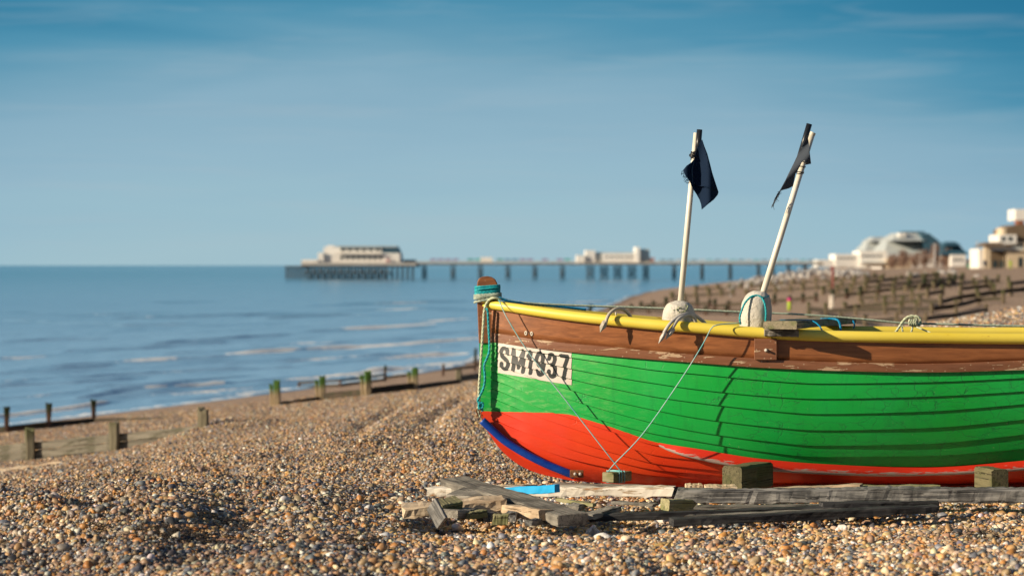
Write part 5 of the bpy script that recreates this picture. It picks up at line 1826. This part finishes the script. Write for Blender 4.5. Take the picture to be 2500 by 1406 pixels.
# fourth: broken dark frame at the water's edge
pts = [hit(x, y, 20) for x, y in ((730, 949), (830, 944), (940, 930), (1000, 924), (1082, 918), (1160, 905), (1230, 895))]
g = empty('groyne', pts[0], 'broken dark groyne frame at the water edge behind the green-topped posts', 'groyne', G)
for i, (h, w) in enumerate(((.30, .12), (.28, .08), (.62, .11), (.10, .08), (.48, .10), (.95, .12), (.5, .12))):
    me = post_mesh(w, w, h, 130 + i, lean=.02)
    link('post', me, M['groyne_wet'], g, pts[i] - g.location)
for i in (0, 1, 2, 4, 5):
    board_between(g, pts[i], pts[i + 1], .20 if i != 2 else .1, .20 if i < 2 else .12, 0.09, 0.07, M['groyne_board_dark'], 270 + i)
    if i < 2:
        board_between(g, pts[i], pts[i + 1], .02, .03, 0.09, 0.07, M['groyne_board_dark'], 275 + i)


def lerp_line(line, x):
    return float(np.interp(x, [p[0] for p in line], [p[1] for p in line]))


def field_groyne(line, sp, hpx, matl, bmat, label, seed, rails=1, jitter=3.0, wpx=8.5, xs=None):
    r_ = random.Random(seed)
    x0, x1 = line[0][0], line[-1][0]
    if xs is None:
        xs = []
        x = x0
        while x <= x1:
            xs.append(x); x += sp * r_.uniform(.85, 1.15)
    pts = []
    for x in xs:
        p = hit(x, lerp_line(line, x), 56)
        pts.append(p)
    g = empty('groyne', pts[0], label, 'groyne', G)
    for i, p in enumerate(pts):
        s_ = ppm(p.y)
        h = hpx * r_.uniform(.8, 1.15) / s_
        w = wpx * r_.uniform(.85, 1.15) / s_
        me = post_mesh(w, w, h, seed * 31 + i, lean=r_.uniform(-.05, .05))
        link('post', me, matl, g, p - g.location, (0, 0, r_.uniform(-.3, .3)))
    for i in range(len(pts) - 1):
        s_ = ppm(pts[i].y); s2 = ppm(pts[i + 1].y)
        for k in range(rails):
            f = [0.24, 0.02, .6][k]
            if r_.random() < .05: continue
            board_between(g, pts[i], pts[i + 1], hpx * f / s_, hpx * f / s2, hpx * .32 / s_, 0.09, bmat, seed * 17 + i * 3 + k)
    return g


gw, gb, gd, gbd = M['groyne_field'], M['groyne_board'], M['groyne_wet'], M['groyne_board_dark']  # dark board colour stands in for the shaded sides of the field groynes
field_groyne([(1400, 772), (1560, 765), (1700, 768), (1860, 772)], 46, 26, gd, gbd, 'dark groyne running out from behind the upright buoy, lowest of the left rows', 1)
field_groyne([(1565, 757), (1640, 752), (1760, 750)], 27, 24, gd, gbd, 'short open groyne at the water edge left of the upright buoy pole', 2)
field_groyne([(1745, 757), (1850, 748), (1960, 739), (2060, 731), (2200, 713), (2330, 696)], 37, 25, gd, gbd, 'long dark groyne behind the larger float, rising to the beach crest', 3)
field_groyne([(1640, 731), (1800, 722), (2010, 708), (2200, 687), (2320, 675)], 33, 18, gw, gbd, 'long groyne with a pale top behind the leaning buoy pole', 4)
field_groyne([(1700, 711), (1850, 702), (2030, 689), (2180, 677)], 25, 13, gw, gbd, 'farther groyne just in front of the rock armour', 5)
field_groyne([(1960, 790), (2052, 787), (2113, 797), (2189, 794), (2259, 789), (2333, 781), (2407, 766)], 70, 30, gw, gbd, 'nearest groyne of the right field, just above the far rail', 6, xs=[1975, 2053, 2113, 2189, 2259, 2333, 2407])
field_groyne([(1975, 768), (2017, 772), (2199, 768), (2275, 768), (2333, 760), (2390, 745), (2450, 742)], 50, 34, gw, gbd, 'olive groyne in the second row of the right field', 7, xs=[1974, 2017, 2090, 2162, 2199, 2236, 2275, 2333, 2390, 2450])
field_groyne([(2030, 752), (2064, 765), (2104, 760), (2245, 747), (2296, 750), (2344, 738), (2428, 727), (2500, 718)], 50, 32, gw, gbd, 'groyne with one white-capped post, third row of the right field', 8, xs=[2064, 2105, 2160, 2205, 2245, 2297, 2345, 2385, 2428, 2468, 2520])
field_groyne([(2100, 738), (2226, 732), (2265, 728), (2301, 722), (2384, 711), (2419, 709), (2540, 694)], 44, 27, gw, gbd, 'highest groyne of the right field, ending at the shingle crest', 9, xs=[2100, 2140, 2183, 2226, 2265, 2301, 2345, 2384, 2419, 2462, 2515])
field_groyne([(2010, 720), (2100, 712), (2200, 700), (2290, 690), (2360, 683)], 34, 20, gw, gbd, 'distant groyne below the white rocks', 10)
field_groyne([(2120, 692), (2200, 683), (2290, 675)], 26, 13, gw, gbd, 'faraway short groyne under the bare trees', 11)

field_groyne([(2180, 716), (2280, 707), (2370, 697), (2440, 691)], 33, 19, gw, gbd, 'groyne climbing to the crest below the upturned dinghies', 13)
# rounded white-capped post
h = hit(2030, 754)
o = link('marker_post', post_mesh(10 / ppm(h.y), 10 / ppm(h.y), 34 / ppm(h.y), 5), M['flakewhite'], None, h)
tag(o, 'pale rounded post standing alone at the end of a groyne', 'post')
# small marker with pink top and the tall red beacon pole
h = hit(1927, 757)
s_ = ppm(h.y)
e = empty('beach_marker', h, 'lime green marker with a bright pink cap on the sand right of the larger float', 'marker')
MB().lathe(h, [(0, -.05), (4.5 / s_, 0), (4.0 / s_, 10 / s_), (4.6 / s_, 21 / s_), (0, 22 / s_)], 12).build('body', M['lime'], e)
MB().lathe(h + Vector((0, 0, 21.5 / s_)), [(0, 0), (4.8 / s_, 0), (4.6 / s_, 5 / s_), (2.4 / s_, 8 / s_), (0, 8.5 / s_)], 12).build('cap', M['pink'], e)
h = hit(2033, 706)
s_ = ppm(h.y)
e = empty('beacon_pole', h, 'tall thin red pole standing in the groyne field below the white building', 'pole')
MB().tube([h, h + Vector((0, 0, 52 / s_))], 2.2 / s_, 10).build('pole', M['redpole'], e)
MB().lathe(h + Vector((0, 0, 50 / s_)), [(0, 0), (5 / s_, 0), (5 / s_, 4 / s_), (0, 7 / s_)], 10).build('topmark', M['redpole'], e)

# rock armour: separate boulders
rm = []
for i in range(6):
    me = stone_mesh('boulder', 500 + i, 2, 0.3, (1, .85, .75))
    me.materials.append(M['rock_pale' if i < 3 else 'rock_grey'])
    me.polygons.foreach_set('use_smooth', np.zeros(len(me.polygons), bool))
    rm.append(me)
RG = 'boulders of the rock armour beside the pier'
for i in range(200):
    x = random.uniform(1770, 2120)
    top = 693 - (x - 1770) * 0.165 if x < 1990 else 657 + (x - 1990) * 0.05
    y = top + 3 + abs(random.gauss(0, 1)) * (11 if x < 1990 else 6)
    h = hit(x, y, 100)
    s_ = ppm(h.y)
    sz = random.uniform(9, 16) / s_
    if x < 1800: sz *= .7
    o = link('boulder', random.choice(rm), None, None, h + Vector((0, 0, sz * random.uniform(.15, .4))), (random.uniform(-1, 1), random.uniform(-1, 1), random.uniform(0, 6)))
    o.scale = (sz,) * 3
    tag(o, 'pale angular boulder in the rock heap beside the shore end of the pier', 'boulder', RG)
for i in range(26):
    x = random.uniform(2215, 2335)
    y = 672 - (x - 2215) * 0.055 + random.gauss(0, 2)
    h = hit(x, y, 100)
    s_ = ppm(h.y); sz = random.uniform(7, 14) / s_
    o = link('boulder', random.choice(rm[:4]), None, None, h + Vector((0, 0, sz * .2)), (random.uniform(-1, 1), random.uniform(-1, 1), random.uniform(0, 6)))
    o.scale = (sz,) * 3
    tag(o, 'whitish boulder in the cluster at the top of the beach below the bare trees', 'boulder', 'white boulders at the top of the beach')

# ================================================================== PIER
DP = 868.0
sP = ppm(DP)
pier = empty('pier', P(1300, 682, DP), 'long iron pier on slender legs reaching out over the sea', 'pier')


def bpx(mb, x0, x1, y0, y1, D0, depth):
    """box filling the pixel rectangle at front distance D0"""
    a_, b_ = P(x0, y1, D0), P(x1, y0, D0)
    mb.box2(a_.x, b_.x, D0, D0 + depth, a_.z, b_.z)
    return mb


mb = MB()
bpx(mb, 735, 1016, 641, 648, DP - 6, 34); bpx(mb, 1016, 2010, 640, 643.5, DP, 12)
bpx(mb, 1410, 1592, 640.5, 644, DP - 4, 26)
mb.build('deck', M['pier_deck'], pier)
mb = MB(); bpx(mb, 1014, 2010, 643.8, 647, DP + .5, 11); bpx(mb, 736, 1016, 648.3, 652, DP - 5.5, 33)
mb.build('deck_girder', M['pier_iron'], pier)
mb = MB(); bpx(mb, 695, 742, 650, 655, DP - 4, 22); mb.build('landing_deck', M['pier_wood'], pier)
x = 698
for i in range(6):
    mb = MB()
    for dd in (-3, 6, 15):
        bpx(mb, x, x + 3.2, 655.3, 684, DP + dd, .5)
    mb.build('pile', M['pier_wood'], pier); x += 8
mb = MB()
for y in (662, 672):
    bpx(mb, 695, 745, y, y + 2.5, DP - 4.4, .5)
mb.build('fender_rail', M['pier_wood'], pier)
x = 746
i = 0
while x < 1014:
    mb = MB()
    for dd in (-5, 3, 11, 19, 26):
        bpx(mb, x + dd * .05, x + 3.6 + dd * .05, 652.3, 684, DP + dd, .6)
    if i % 2 == 0 and x < 950:
        a_, b_ = P(x, 655, DP - 5.3), P(x + 18, 680, DP - 5.3)
        mb.tube([a_, b_], .22, 5)
    mb.build('pile', M['pier_wood'] if x < 940 and i % 3 else M['pier_iron'], pier)
    x += 8.2 if x < 940 else 12.5
    i += 1
mb = MB(); bpx(mb, 742, 950, 665, 667.5, DP - 5.6, .5); mb.build('fender_rail', M['pier_iron'], pier)
tx_ = [(1036, 12), (1106, 12), (1173, 12), (1240, 12), (1306, 12), (1373, 12), (1441, 19), (1475, 19), (1508, 19), (1543, 19), (1577, 15), (1646, 10), (1714, 9), (1783, 9), (1852, 8), (1887, 8), (1925, 8), (1965, 8)]
for x, w in tx_:
    mb = MB()
    k = 4 if w > 14 else 3
    for dd in (1, 9):
        for j in range(k):
            xx = x - w / 2 + (w - 2.2) * j / (k - 1)
            bpx(mb, xx, xx + 2.3, 647.2, 684, DP + dd, .4)
    for y in (655, 668):
        bpx(mb, x - w / 2, x + w / 2, y, y + 1.6, DP + .8, .25)
    a_, b_ = P(x - w / 2, 655, DP + .7), P(x + w / 2, 680, DP + .7)
    mb.tube([a_, b_], .18, 5)
    a_, b_ = P(x + w / 2, 655, DP + .7), P(x - w / 2, 680, DP + .7)
    mb.tube([a_, b_], .18, 5)
    mb.build('trestle', M['pier_iron'], pier)
# railings and the coloured screens along the deck
mb = MB()
for y in (636.2, 638.4):
    bpx(mb, 1016, 2005, y, y + .6, DP + .1, .12)
x = 1018
while x < 2005:
    bpx(mb, x, x + .8, 636.2, 640, DP + .1, .12); x += 9
mb.build('railing', M['cream'], pier)
cc = ['violet', 'violet', 'violet', 'violet', 'pier_deck', 'tealp', 'tealp', 'greenp', 'pier_deck', 'tealp', 'bluep', 'bluep', 'violet', 'violet', 'pier_deck', 'violet', 'pier_deck', 'violet', 'tealp']
x = 1050
for i, c in enumerate(cc):
    if c != 'pier_deck':
        mb = MB(); bpx(mb, x, x + 15, 631.5, 635.8, DP + 5, .3); mb.build('screen_panel', M[c], pier)
    x += 18.2
x = 1612
for i in range(20):
    mb = MB(); bpx(mb, x, x + 14, 633.5, 635.8, DP + 5, .3); mb.build('screen_panel', M[['tealp', 'pier_iron', 'pier_deck'][i % 3]], pier); x += 19
mb = MB(); bpx(mb, 1173, 1202, 628, 639.9, DP + 3, 5); mb.build('kiosk', M['white_wall'], pier)


def win_row(parent, xs, y0, y1, D, matl=None):
    for x0, x1 in xs:
        mb = MB(); bpx(mb, x0, x1, y0, y1, D - .06, .12)
        mb.build('window', matl or M['window'], parent)


# pavilion at the pier head
e = empty('pier_pavilion', P(880, 640, DP), 'white two-storey pavilion standing on the seaward end of the pier', 'building')
mb = MB(); bpx(mb, 736, 776, 634, 640.8, DP - 3, 20); mb.build('annexe', M['white_wall'], e)
mb = MB(); bpx(mb, 782, 976, 618, 640.8, DP, 24); mb.build('lower_storey', M['white_wall'], e)
mb = MB(); bpx(mb, 790, 932, 603.5, 617.8, DP + 2, 19); mb.build('upper_storey', M['white_wall'], e)
mb = MB()
pr = [P(932, 617.8, DP + 2), P(975, 617.8, DP + 2), P(971, 605, DP + 2), P(932, 605, DP + 2)]
mb.prism([(p.x, p.z) for p in pr], DP + 2, DP + 18); mb.build('rear_wing', M['roof_blue'], e)
mb = MB(); bpx(mb, 824, 968, 600.5, 603.3, DP + 1, 18); mb.build('roof', M['roof_grey'], e)
mb = MB(); bpx(mb, 776, 790, 617, 640.8, DP - 1, 22)
bpx(mb, 798, 816, 599.5, 603.4, DP + 4, 10); mb.build('stair_turret', M['white_wall'], e)
win_row(e, [(832 + i * 17, 832 + i * 17 + 11) for i in range(6)], 607, 613, DP + 2)
win_row(e, [(830 + i * 13.5, 830 + i * 13.5 + 10) for i in range(8)], 626, 633, DP)
mb = MB(); bpx(mb, 826, 934, 618.6, 620.3, DP - 1.2, 1.1); mb.build('balcony', M['pier_deck'], e)
mb = MB(); bpx(mb, 943, 951, 632, 640.6, DP - 2, 1.5); mb.build('kiosk', M['rosep'], e)
mb = MB(); bpx(mb, 984, 1014, 634, 640.8, DP + 4, 8); mb.build('shelter', M['roof_blue'], e)
# amusements building half way
e = empty('pier_building', P(1500, 640, DP), 'long low white building half way along the pier with a stepped tower', 'building')
mb = MB(); bpx(mb, 1408, 1428, 623, 640.3, DP - 1, 14); mb.build('porch', M['white_wall'], e)
mb = MB(); bpx(mb, 1430, 1453, 611, 640.3, DP, 16); mb.build('end_block', M['white_wall'], e)
mb = MB(); bpx(mb, 1453.2, 1470, 616, 640.3, DP + 1, 14); mb.build('recess', M['roof_grey'], e)
mb = MB(); bpx(mb, 1470.2, 1552, 618.5, 640.3, DP, 16); mb.build('hall', M['white_wall'], e)
mb = MB(); bpx(mb, 1470, 1552, 616.5, 618.3, DP + 1, 14); mb.build('roof', M['roof_grey'], e)
mb = MB(); bpx(mb, 1552.2, 1562, 603, 640.3, DP - .5, 16); mb.build('tower', M['white_wall'], e)
mb = MB(); bpx(mb, 1562.2, 1586, 608, 640.3, DP + 1, 14); mb.build('tower_block', M['roof_grey'], e)
mb = MB(); bpx(mb, 1586.2, 1598, 629, 640.3, DP + 1, 10); mb.build('kiosk', M['rosep'], e)
win_row(e, [(1478 + i * 12, 1486 + i * 12) for i in range(6)], 626, 629, DP)

# ================================================================== SEAFRONT BUILDINGS
def house(name, label, x, y, D, parts, wins=()):
    e = empty(name, P(x, y, D), label, 'building')
    for nm, mt_, kind, a in parts:
        mb = MB()
        if kind == 'box':
            x0, x1, y0, y1, dd, dep = a
            bpx(mb, x0, x1, y0, y1, D + dd, dep)
        elif kind == 'prism':
            poly, dd, dep = a
            mb.prism([(P(px_1, py_1, D + dd).x, P(px_1, py_1, D + dd).z) for px_1, py_1 in poly], D + dd, D + dd + dep)
        elif kind == 'frustum':         # hipped roof: base rect -> top rect
            bx0, bx1, by, tx0, tx1, ty, dd, dep = a
            A, B = P(bx0, by, D + dd), P(bx1, by, D + dd)
            C, E = P(tx0, ty, D + dd), P(tx1, ty, D + dd)
            q = dep * .3
            vs = [(A.x, D + dd, A.z), (B.x, D + dd, A.z), (B.x, D + dd + dep, A.z), (A.x, D + dd + dep, A.z),
                  (C.x, D + dd + q, C.z), (E.x, D + dd + q, C.z), (E.x, D + dd + dep - q, C.z), (C.x, D + dd + dep - q, C.z)]
            mb.add(vs, [(3, 2, 1, 0), (4, 5, 6, 7), (0, 1, 5, 4), (1, 2, 6, 5), (2, 3, 7, 6), (3, 0, 4, 7)])
        o = mb.build(nm, M[mt_], e)
    for r__ in wins:
        mb = MB(); bpx(mb, r__[0], r__[1], r__[2], r__[3], D + r__[4] - .05, .1); mb.build('window', M['window'], e)
    return e


house('theatre_dome', 'large faceted grey dome with a dark slate flank behind the bare trees', 2230, 650, 930, [
    ('wall', 'white_wall', 'box', (2164, 2300, 622, 656, 0, 40)),
    ('lower_dome', 'roof_grey', 'frustum', (2158, 2290, 622, 2178, 2262, 588, 0, 40)),
    ('upper_dome', 'roof_grey', 'frustum', (2178, 2262, 588, 2202, 2252, 568, 0.5, 39)),
    ('lantern', 'white_wall', 'box', (2196, 2212, 569, 578, 4, 6)),
    ('crown_cap', 'roof_blue', 'box', (2206, 2258, 565, 567.8, 12, 12)),
    ('slate_flank', 'roof_blue', 'prism', ([(2250, 568.5), (2268, 570), (2292, 588), (2312, 612), (2312, 640), (2262, 640), (2256, 600)], 1.0, 34))],
    [(2232, 2240, 590, 597, 2.5)])
house('leisure_dome', 'pale grey low dome behind and left of the large faceted dome', 2150, 650, 985, [
    ('wall', 'roof_grey', 'box', (2113, 2200, 612, 654, 0, 30)),
    ('lower_dome', 'roof_grey', 'frustum', (2112, 2204, 612, 2126, 2196, 590, 0, 30)),
    ('upper_dome', 'roof_grey', 'frustum', (2126, 2196, 590, 2140, 2190, 578, .5, 29))])
house('promenade_building', 'long low white building at the shore end of the pier', 2080, 650, 880, [
    ('main_block', 'white_wall', 'box', (2100, 2166, 613, 652, 0, 20)),
    ('west_block', 'white_wall', 'box', (2040, 2099.7, 620.5, 652, 1, 18)),
    ('low_wing', 'white_wall', 'box', (1996, 2039.7, 634, 652, 2, 14)),
    ('terrace', 'cream_wall', 'box', (2166.3, 2225, 632, 656, -4, 14)),
    ('canopy', 'roof_grey', 'box', (2104, 2164, 640, 642.5, -3, 2.9))],
    [(2046 + i * 9, 2051 + i * 9, 628, 633, 1) for i in range(5)] + [(2106 + i * 10, 2112 + i * 10, 622, 628, 0) for i in range(5)])
house('round_roof_house', 'white house with a dark blue rounded roof right of the bare trees', 2330, 650, 820, [
    ('wall', 'white_wall', 'box', (2322, 2358, 622, 656, 0, 12)),
    ('lower_roof', 'roof_blue', 'frustum', (2298, 2366, 622, 2306, 2348, 600, 2, 14)),
    ('upper_roof', 'roof_blue', 'frustum', (2306, 2348, 600, 2314, 2338, 590, 2.5, 13)),
    ('side_wing', 'roof_grey', 'box', (2358.3, 2385, 632, 656, 1, 10))], [(2328 + i * 9, 2333 + i * 9, 631, 638, 0) for i in range(3)])
house('seafront_house', 'cream seafront house with brown roofs and a tall white chimney block at the right edge', 2460, 660, 380, [
    ('column', 'cream_wall', 'box', (2405, 2418, 602, 660, -1, 1.5)),
    ('arcade_roof', 'roof_brown', 'frustum', (2402, 2470, 602, 2418, 2450, 591, -1.5, 9)),
    ('fascia', 'roof_grey', 'box', (2418.3, 2500, 603, 611, -.8, 1)),
    ('rear_wall', 'roof_brown', 'box', (2418, 2458, 611.3, 660, 2, 3)),
    ('shopfront', 'cream_wall', 'box', (2458.3, 2540, 613, 660, -.5, 8)),
    ('balcony_block', 'white_wall', 'box', (2439, 2482, 573, 596, 2, 8)),
    ('gable', 'cream_wall', 'box', (2448, 2456, 556, 573, 3, 5)),
    ('main_roof', 'roof_brown', 'prism', ([(2456, 590), (2456, 560), (2478, 549), (2560, 548), (2560, 590)], 3, 10)),
    ('upper_wall', 'cream_wall', 'box', (2482.3, 2560, 590.3, 613, 2.5, 9)),
    ('chimney', 'brick', 'box', (2484, 2500, 538, 550, 5, 2)),
    ('white_turret', 'white_wall', 'box', (2479, 2560, 511, 538, 12, 6)),
    ('side_house', 'white_wall', 'box', (2390, 2404.6, 608, 658, 14, 8))],
    [(2424, 2434, 636, 658, 2), (2440, 2451, 636, 658, 2), (2488, 2497, 597, 608, 2.5), (2446, 2454, 578, 588, 2), (2462, 2472, 578, 588, 2), (2486, 2497, 628, 652, -.5)])


# bare winter trees in front of the dome: trunk, limbs and a haze of twigs
def bare_tree(x, base, top, w, D, seed, label):
    r_ = random.Random(seed)
    s_ = ppm(D)
    b0 = P(x, base, D)
    e = empty('bare_tree', b0, label, 'tree', 'bare winter trees in front of the dome')
    Ht = (base - top) / s_; Wt = w / s_
    mb = MB(); mb.tube([b0, b0 + Vector((.2, 0, Ht * .25)), b0 + Vector((.1, .1, Ht * .5))], [Ht * .05, Ht * .035, Ht * .02], 6)
    mb.build('trunk', M['twig'], e)
    mb = MB()
    for i in range(210):
        a_ = r_.uniform(0, 6.28); rr = math.sqrt(r_.random()); zz = r_.random()
        k = math.sin(math.pi * (0.12 + 0.80 * zz)) ** .6
        lump = 1 + .4 * math.sin(a_ * 3 + seed)
        c = b0 + Vector((math.cos(a_) * rr * Wt / 2 * k * lump, math.sin(a_) * rr * Wt / 2 * k, Ht * (.12 + .86 * zz)))
        d = (c - b0 - Vector((0, 0, Ht * .2))).normalized() * r_.uniform(.7, 1.6) + Vector((r_.gauss(0, .4), r_.gauss(0, .4), r_.gauss(.2, .3)))
        mb.tube([c - d * .5, c + d * .5], .09, 3, cap=False)
    for i in range(14):
        a_ = i / 14 * 6.28
        c = b0 + Vector((math.cos(a_) * Wt * .32, math.sin(a_) * Wt * .32, Ht * r_.uniform(.55, .85)))
        mb.tube([b0 + Vector((0, 0, Ht * .2)), (b0 + c) / 2 + Vector((0, 0, Ht * .15)), c], [.25, .18, .08], 4)
    mb.build('crown', M['twig'], e)


for i, (x, base, top, w, D, lb) in enumerate([
        (2180, 656, 624, 34, 860, 'bare brown tree at the left foot of the faceted dome'), (2205, 656, 612, 36, 850, 'bare brown tree before the left half of the dome'),
        (2232, 656, 620, 36, 845, 'low bare tree in front of the middle of the dome'), (2258, 656, 611, 38, 840, 'bare tree before the slate flank of the dome'),
        (2285, 656, 596, 40, 830, 'reddish bare tree right of the dome, tallest of the group'), (2309, 656, 607, 34, 825, 'bare tree touching the house with the rounded roof')]):
    bare_tree(x, base, top, w, D, 600 + i, lb)

for x, y0, y1, D, lb in [(2282, 662, 598, 700, 'pale lamp column in front of the bare trees'), (2386, 658, 592, 600, 'slim white mast left of the seafront house')]:
    a_ = P(x, y0, D); s_ = ppm(D)
    e = empty('lamp_column' if x < 2300 else 'mast', a_, lb, 'lamp post' if x < 2300 else 'mast')
    MB().tube([a_, P(x, y1, D)], [2.2 / s_, 1.2 / s_], 8).build('column', M['mast'], e)
    MB().box(P(x, y1 - 1, D), (8 / s_, .3, 2 / s_)).build('lamp_head' if x < 2300 else 'spreader', M['mast'], e)


# two tiny strollers and a bin on the promenade
def stroller(x, y, hpx, coatm, label):
    g = hit(x, y, 100)
    D = min(g.y, 500)
    b0 = P(x, y, D); s_ = ppm(D); h = hpx / s_
    e = empty('person', b0, label, 'person')
    vs = [(0, 0, .52), (0, 0, .66), (0, 0, .80), (0, 0, .86), (0, 0, .94), (-.05, 0, .50), (-.06, -.02, .27), (-.06, 0, .02), (.05, 0, .50), (.07, .03, .27), (.08, .06, .02), (-.11, 0, .80), (-.14, 0, .64), (-.13, -.04, .50), (.11, 0, .80), (.14, 0, .64), (.13, -.04, .50)]
    ed = [(0, 1), (1, 2), (2, 3), (3, 4), (0, 5), (5, 6), (6, 7), (0, 8), (8, 9), (9, 10), (2, 11), (11, 12), (12, 13), (2, 14), (14, 15), (15, 16)]
    rd_ = [.085, .08, .09, .035, .062, .055, .045, .03, .055, .045, .03, .045, .035, .025, .045, .035, .025]
    me = bpy.data.meshes.new('body'); me.from_pydata([tuple(c * h for c in v) for v in vs], ed, [])
    o = link('body', me, M[coatm], e)
    md = o.modifiers.new('skin', 'SKIN'); o.modifiers.new('s', 'SUBSURF').levels = 1
    for i, v in enumerate(me.skin_vertices[0].data):
        v.radius = (rd_[i] * h, rd_[i] * h)
    me.skin_vertices[0].data[0].use_root = True
    MB().lathe(b0 + Vector((0, 0, h * .93)), [(0, -.06 * h), (.045 * h, -.03 * h), (.058 * h, .01 * h), (.04 * h, .055 * h), (0, .07 * h)], 10).build('hair', M['jeans'], e)
    return e


stroller(2467, 658, 24, 'lime', 'person in a lime jacket in front of the seafront house')
stroller(2404, 656, 22, 'jeans', 'person in dark clothes beside the left column of the seafront house')
for x, mt_, nm, lb in ((2385, 'red', 'litter_bin', 'red bin on the promenade left of the seafront house'), (2366, 'greenp', 'litter_bin', 'green bin on the promenade, left of the red one')):
    D = 420; p = P(x, 657, D); s_ = ppm(D)
    e = empty(nm, p, lb, 'bin')
    MB().lathe(p, [(0, 0), (3.6 / s_, 0), (4.2 / s_, 9 / s_), (0, 9 / s_)], 12).build('body', M[mt_], e)
    MB().lathe(p + Vector((0, 0, 9.1 / s_)), [(4.6 / s_, 0), (4.2 / s_, 2 / s_), (1.5 / s_, 3.4 / s_), (0, 3.5 / s_)], 12).build('lid', M[mt_], e)
# two upturned pale dinghies on the crest
for i, (x, y) in enumerate(((2385, 674), (2410, 678))):
    g = hit(x, y, 60); s_ = ppm(g.y)
    Lh = 9 / s_
    V = []
    for t_ in np.linspace(-1, 1, 13):
        w_ = Lh * .36 * (1 - abs(t_) ** 2.6) + .01
        V.append([(Lh * t_, w_ * math.cos(a_), max(0, math.sin(a_)) * Lh * .26 * (1 - abs(t_) ** 3)) for a_ in np.linspace(0, math.pi, 9)])
    me = grid_mesh('upturned_dinghy', np.array(V))
    o = link('upturned_dinghy', me, M['white_wall' if i == 0 else 'roof_grey'], None, g, (0, 0, R(-8)))
    tag(o, ['white upturned dinghy on the shingle crest below the bins', 'grey upturned dinghy right of the white one on the crest'][i], 'dinghy')
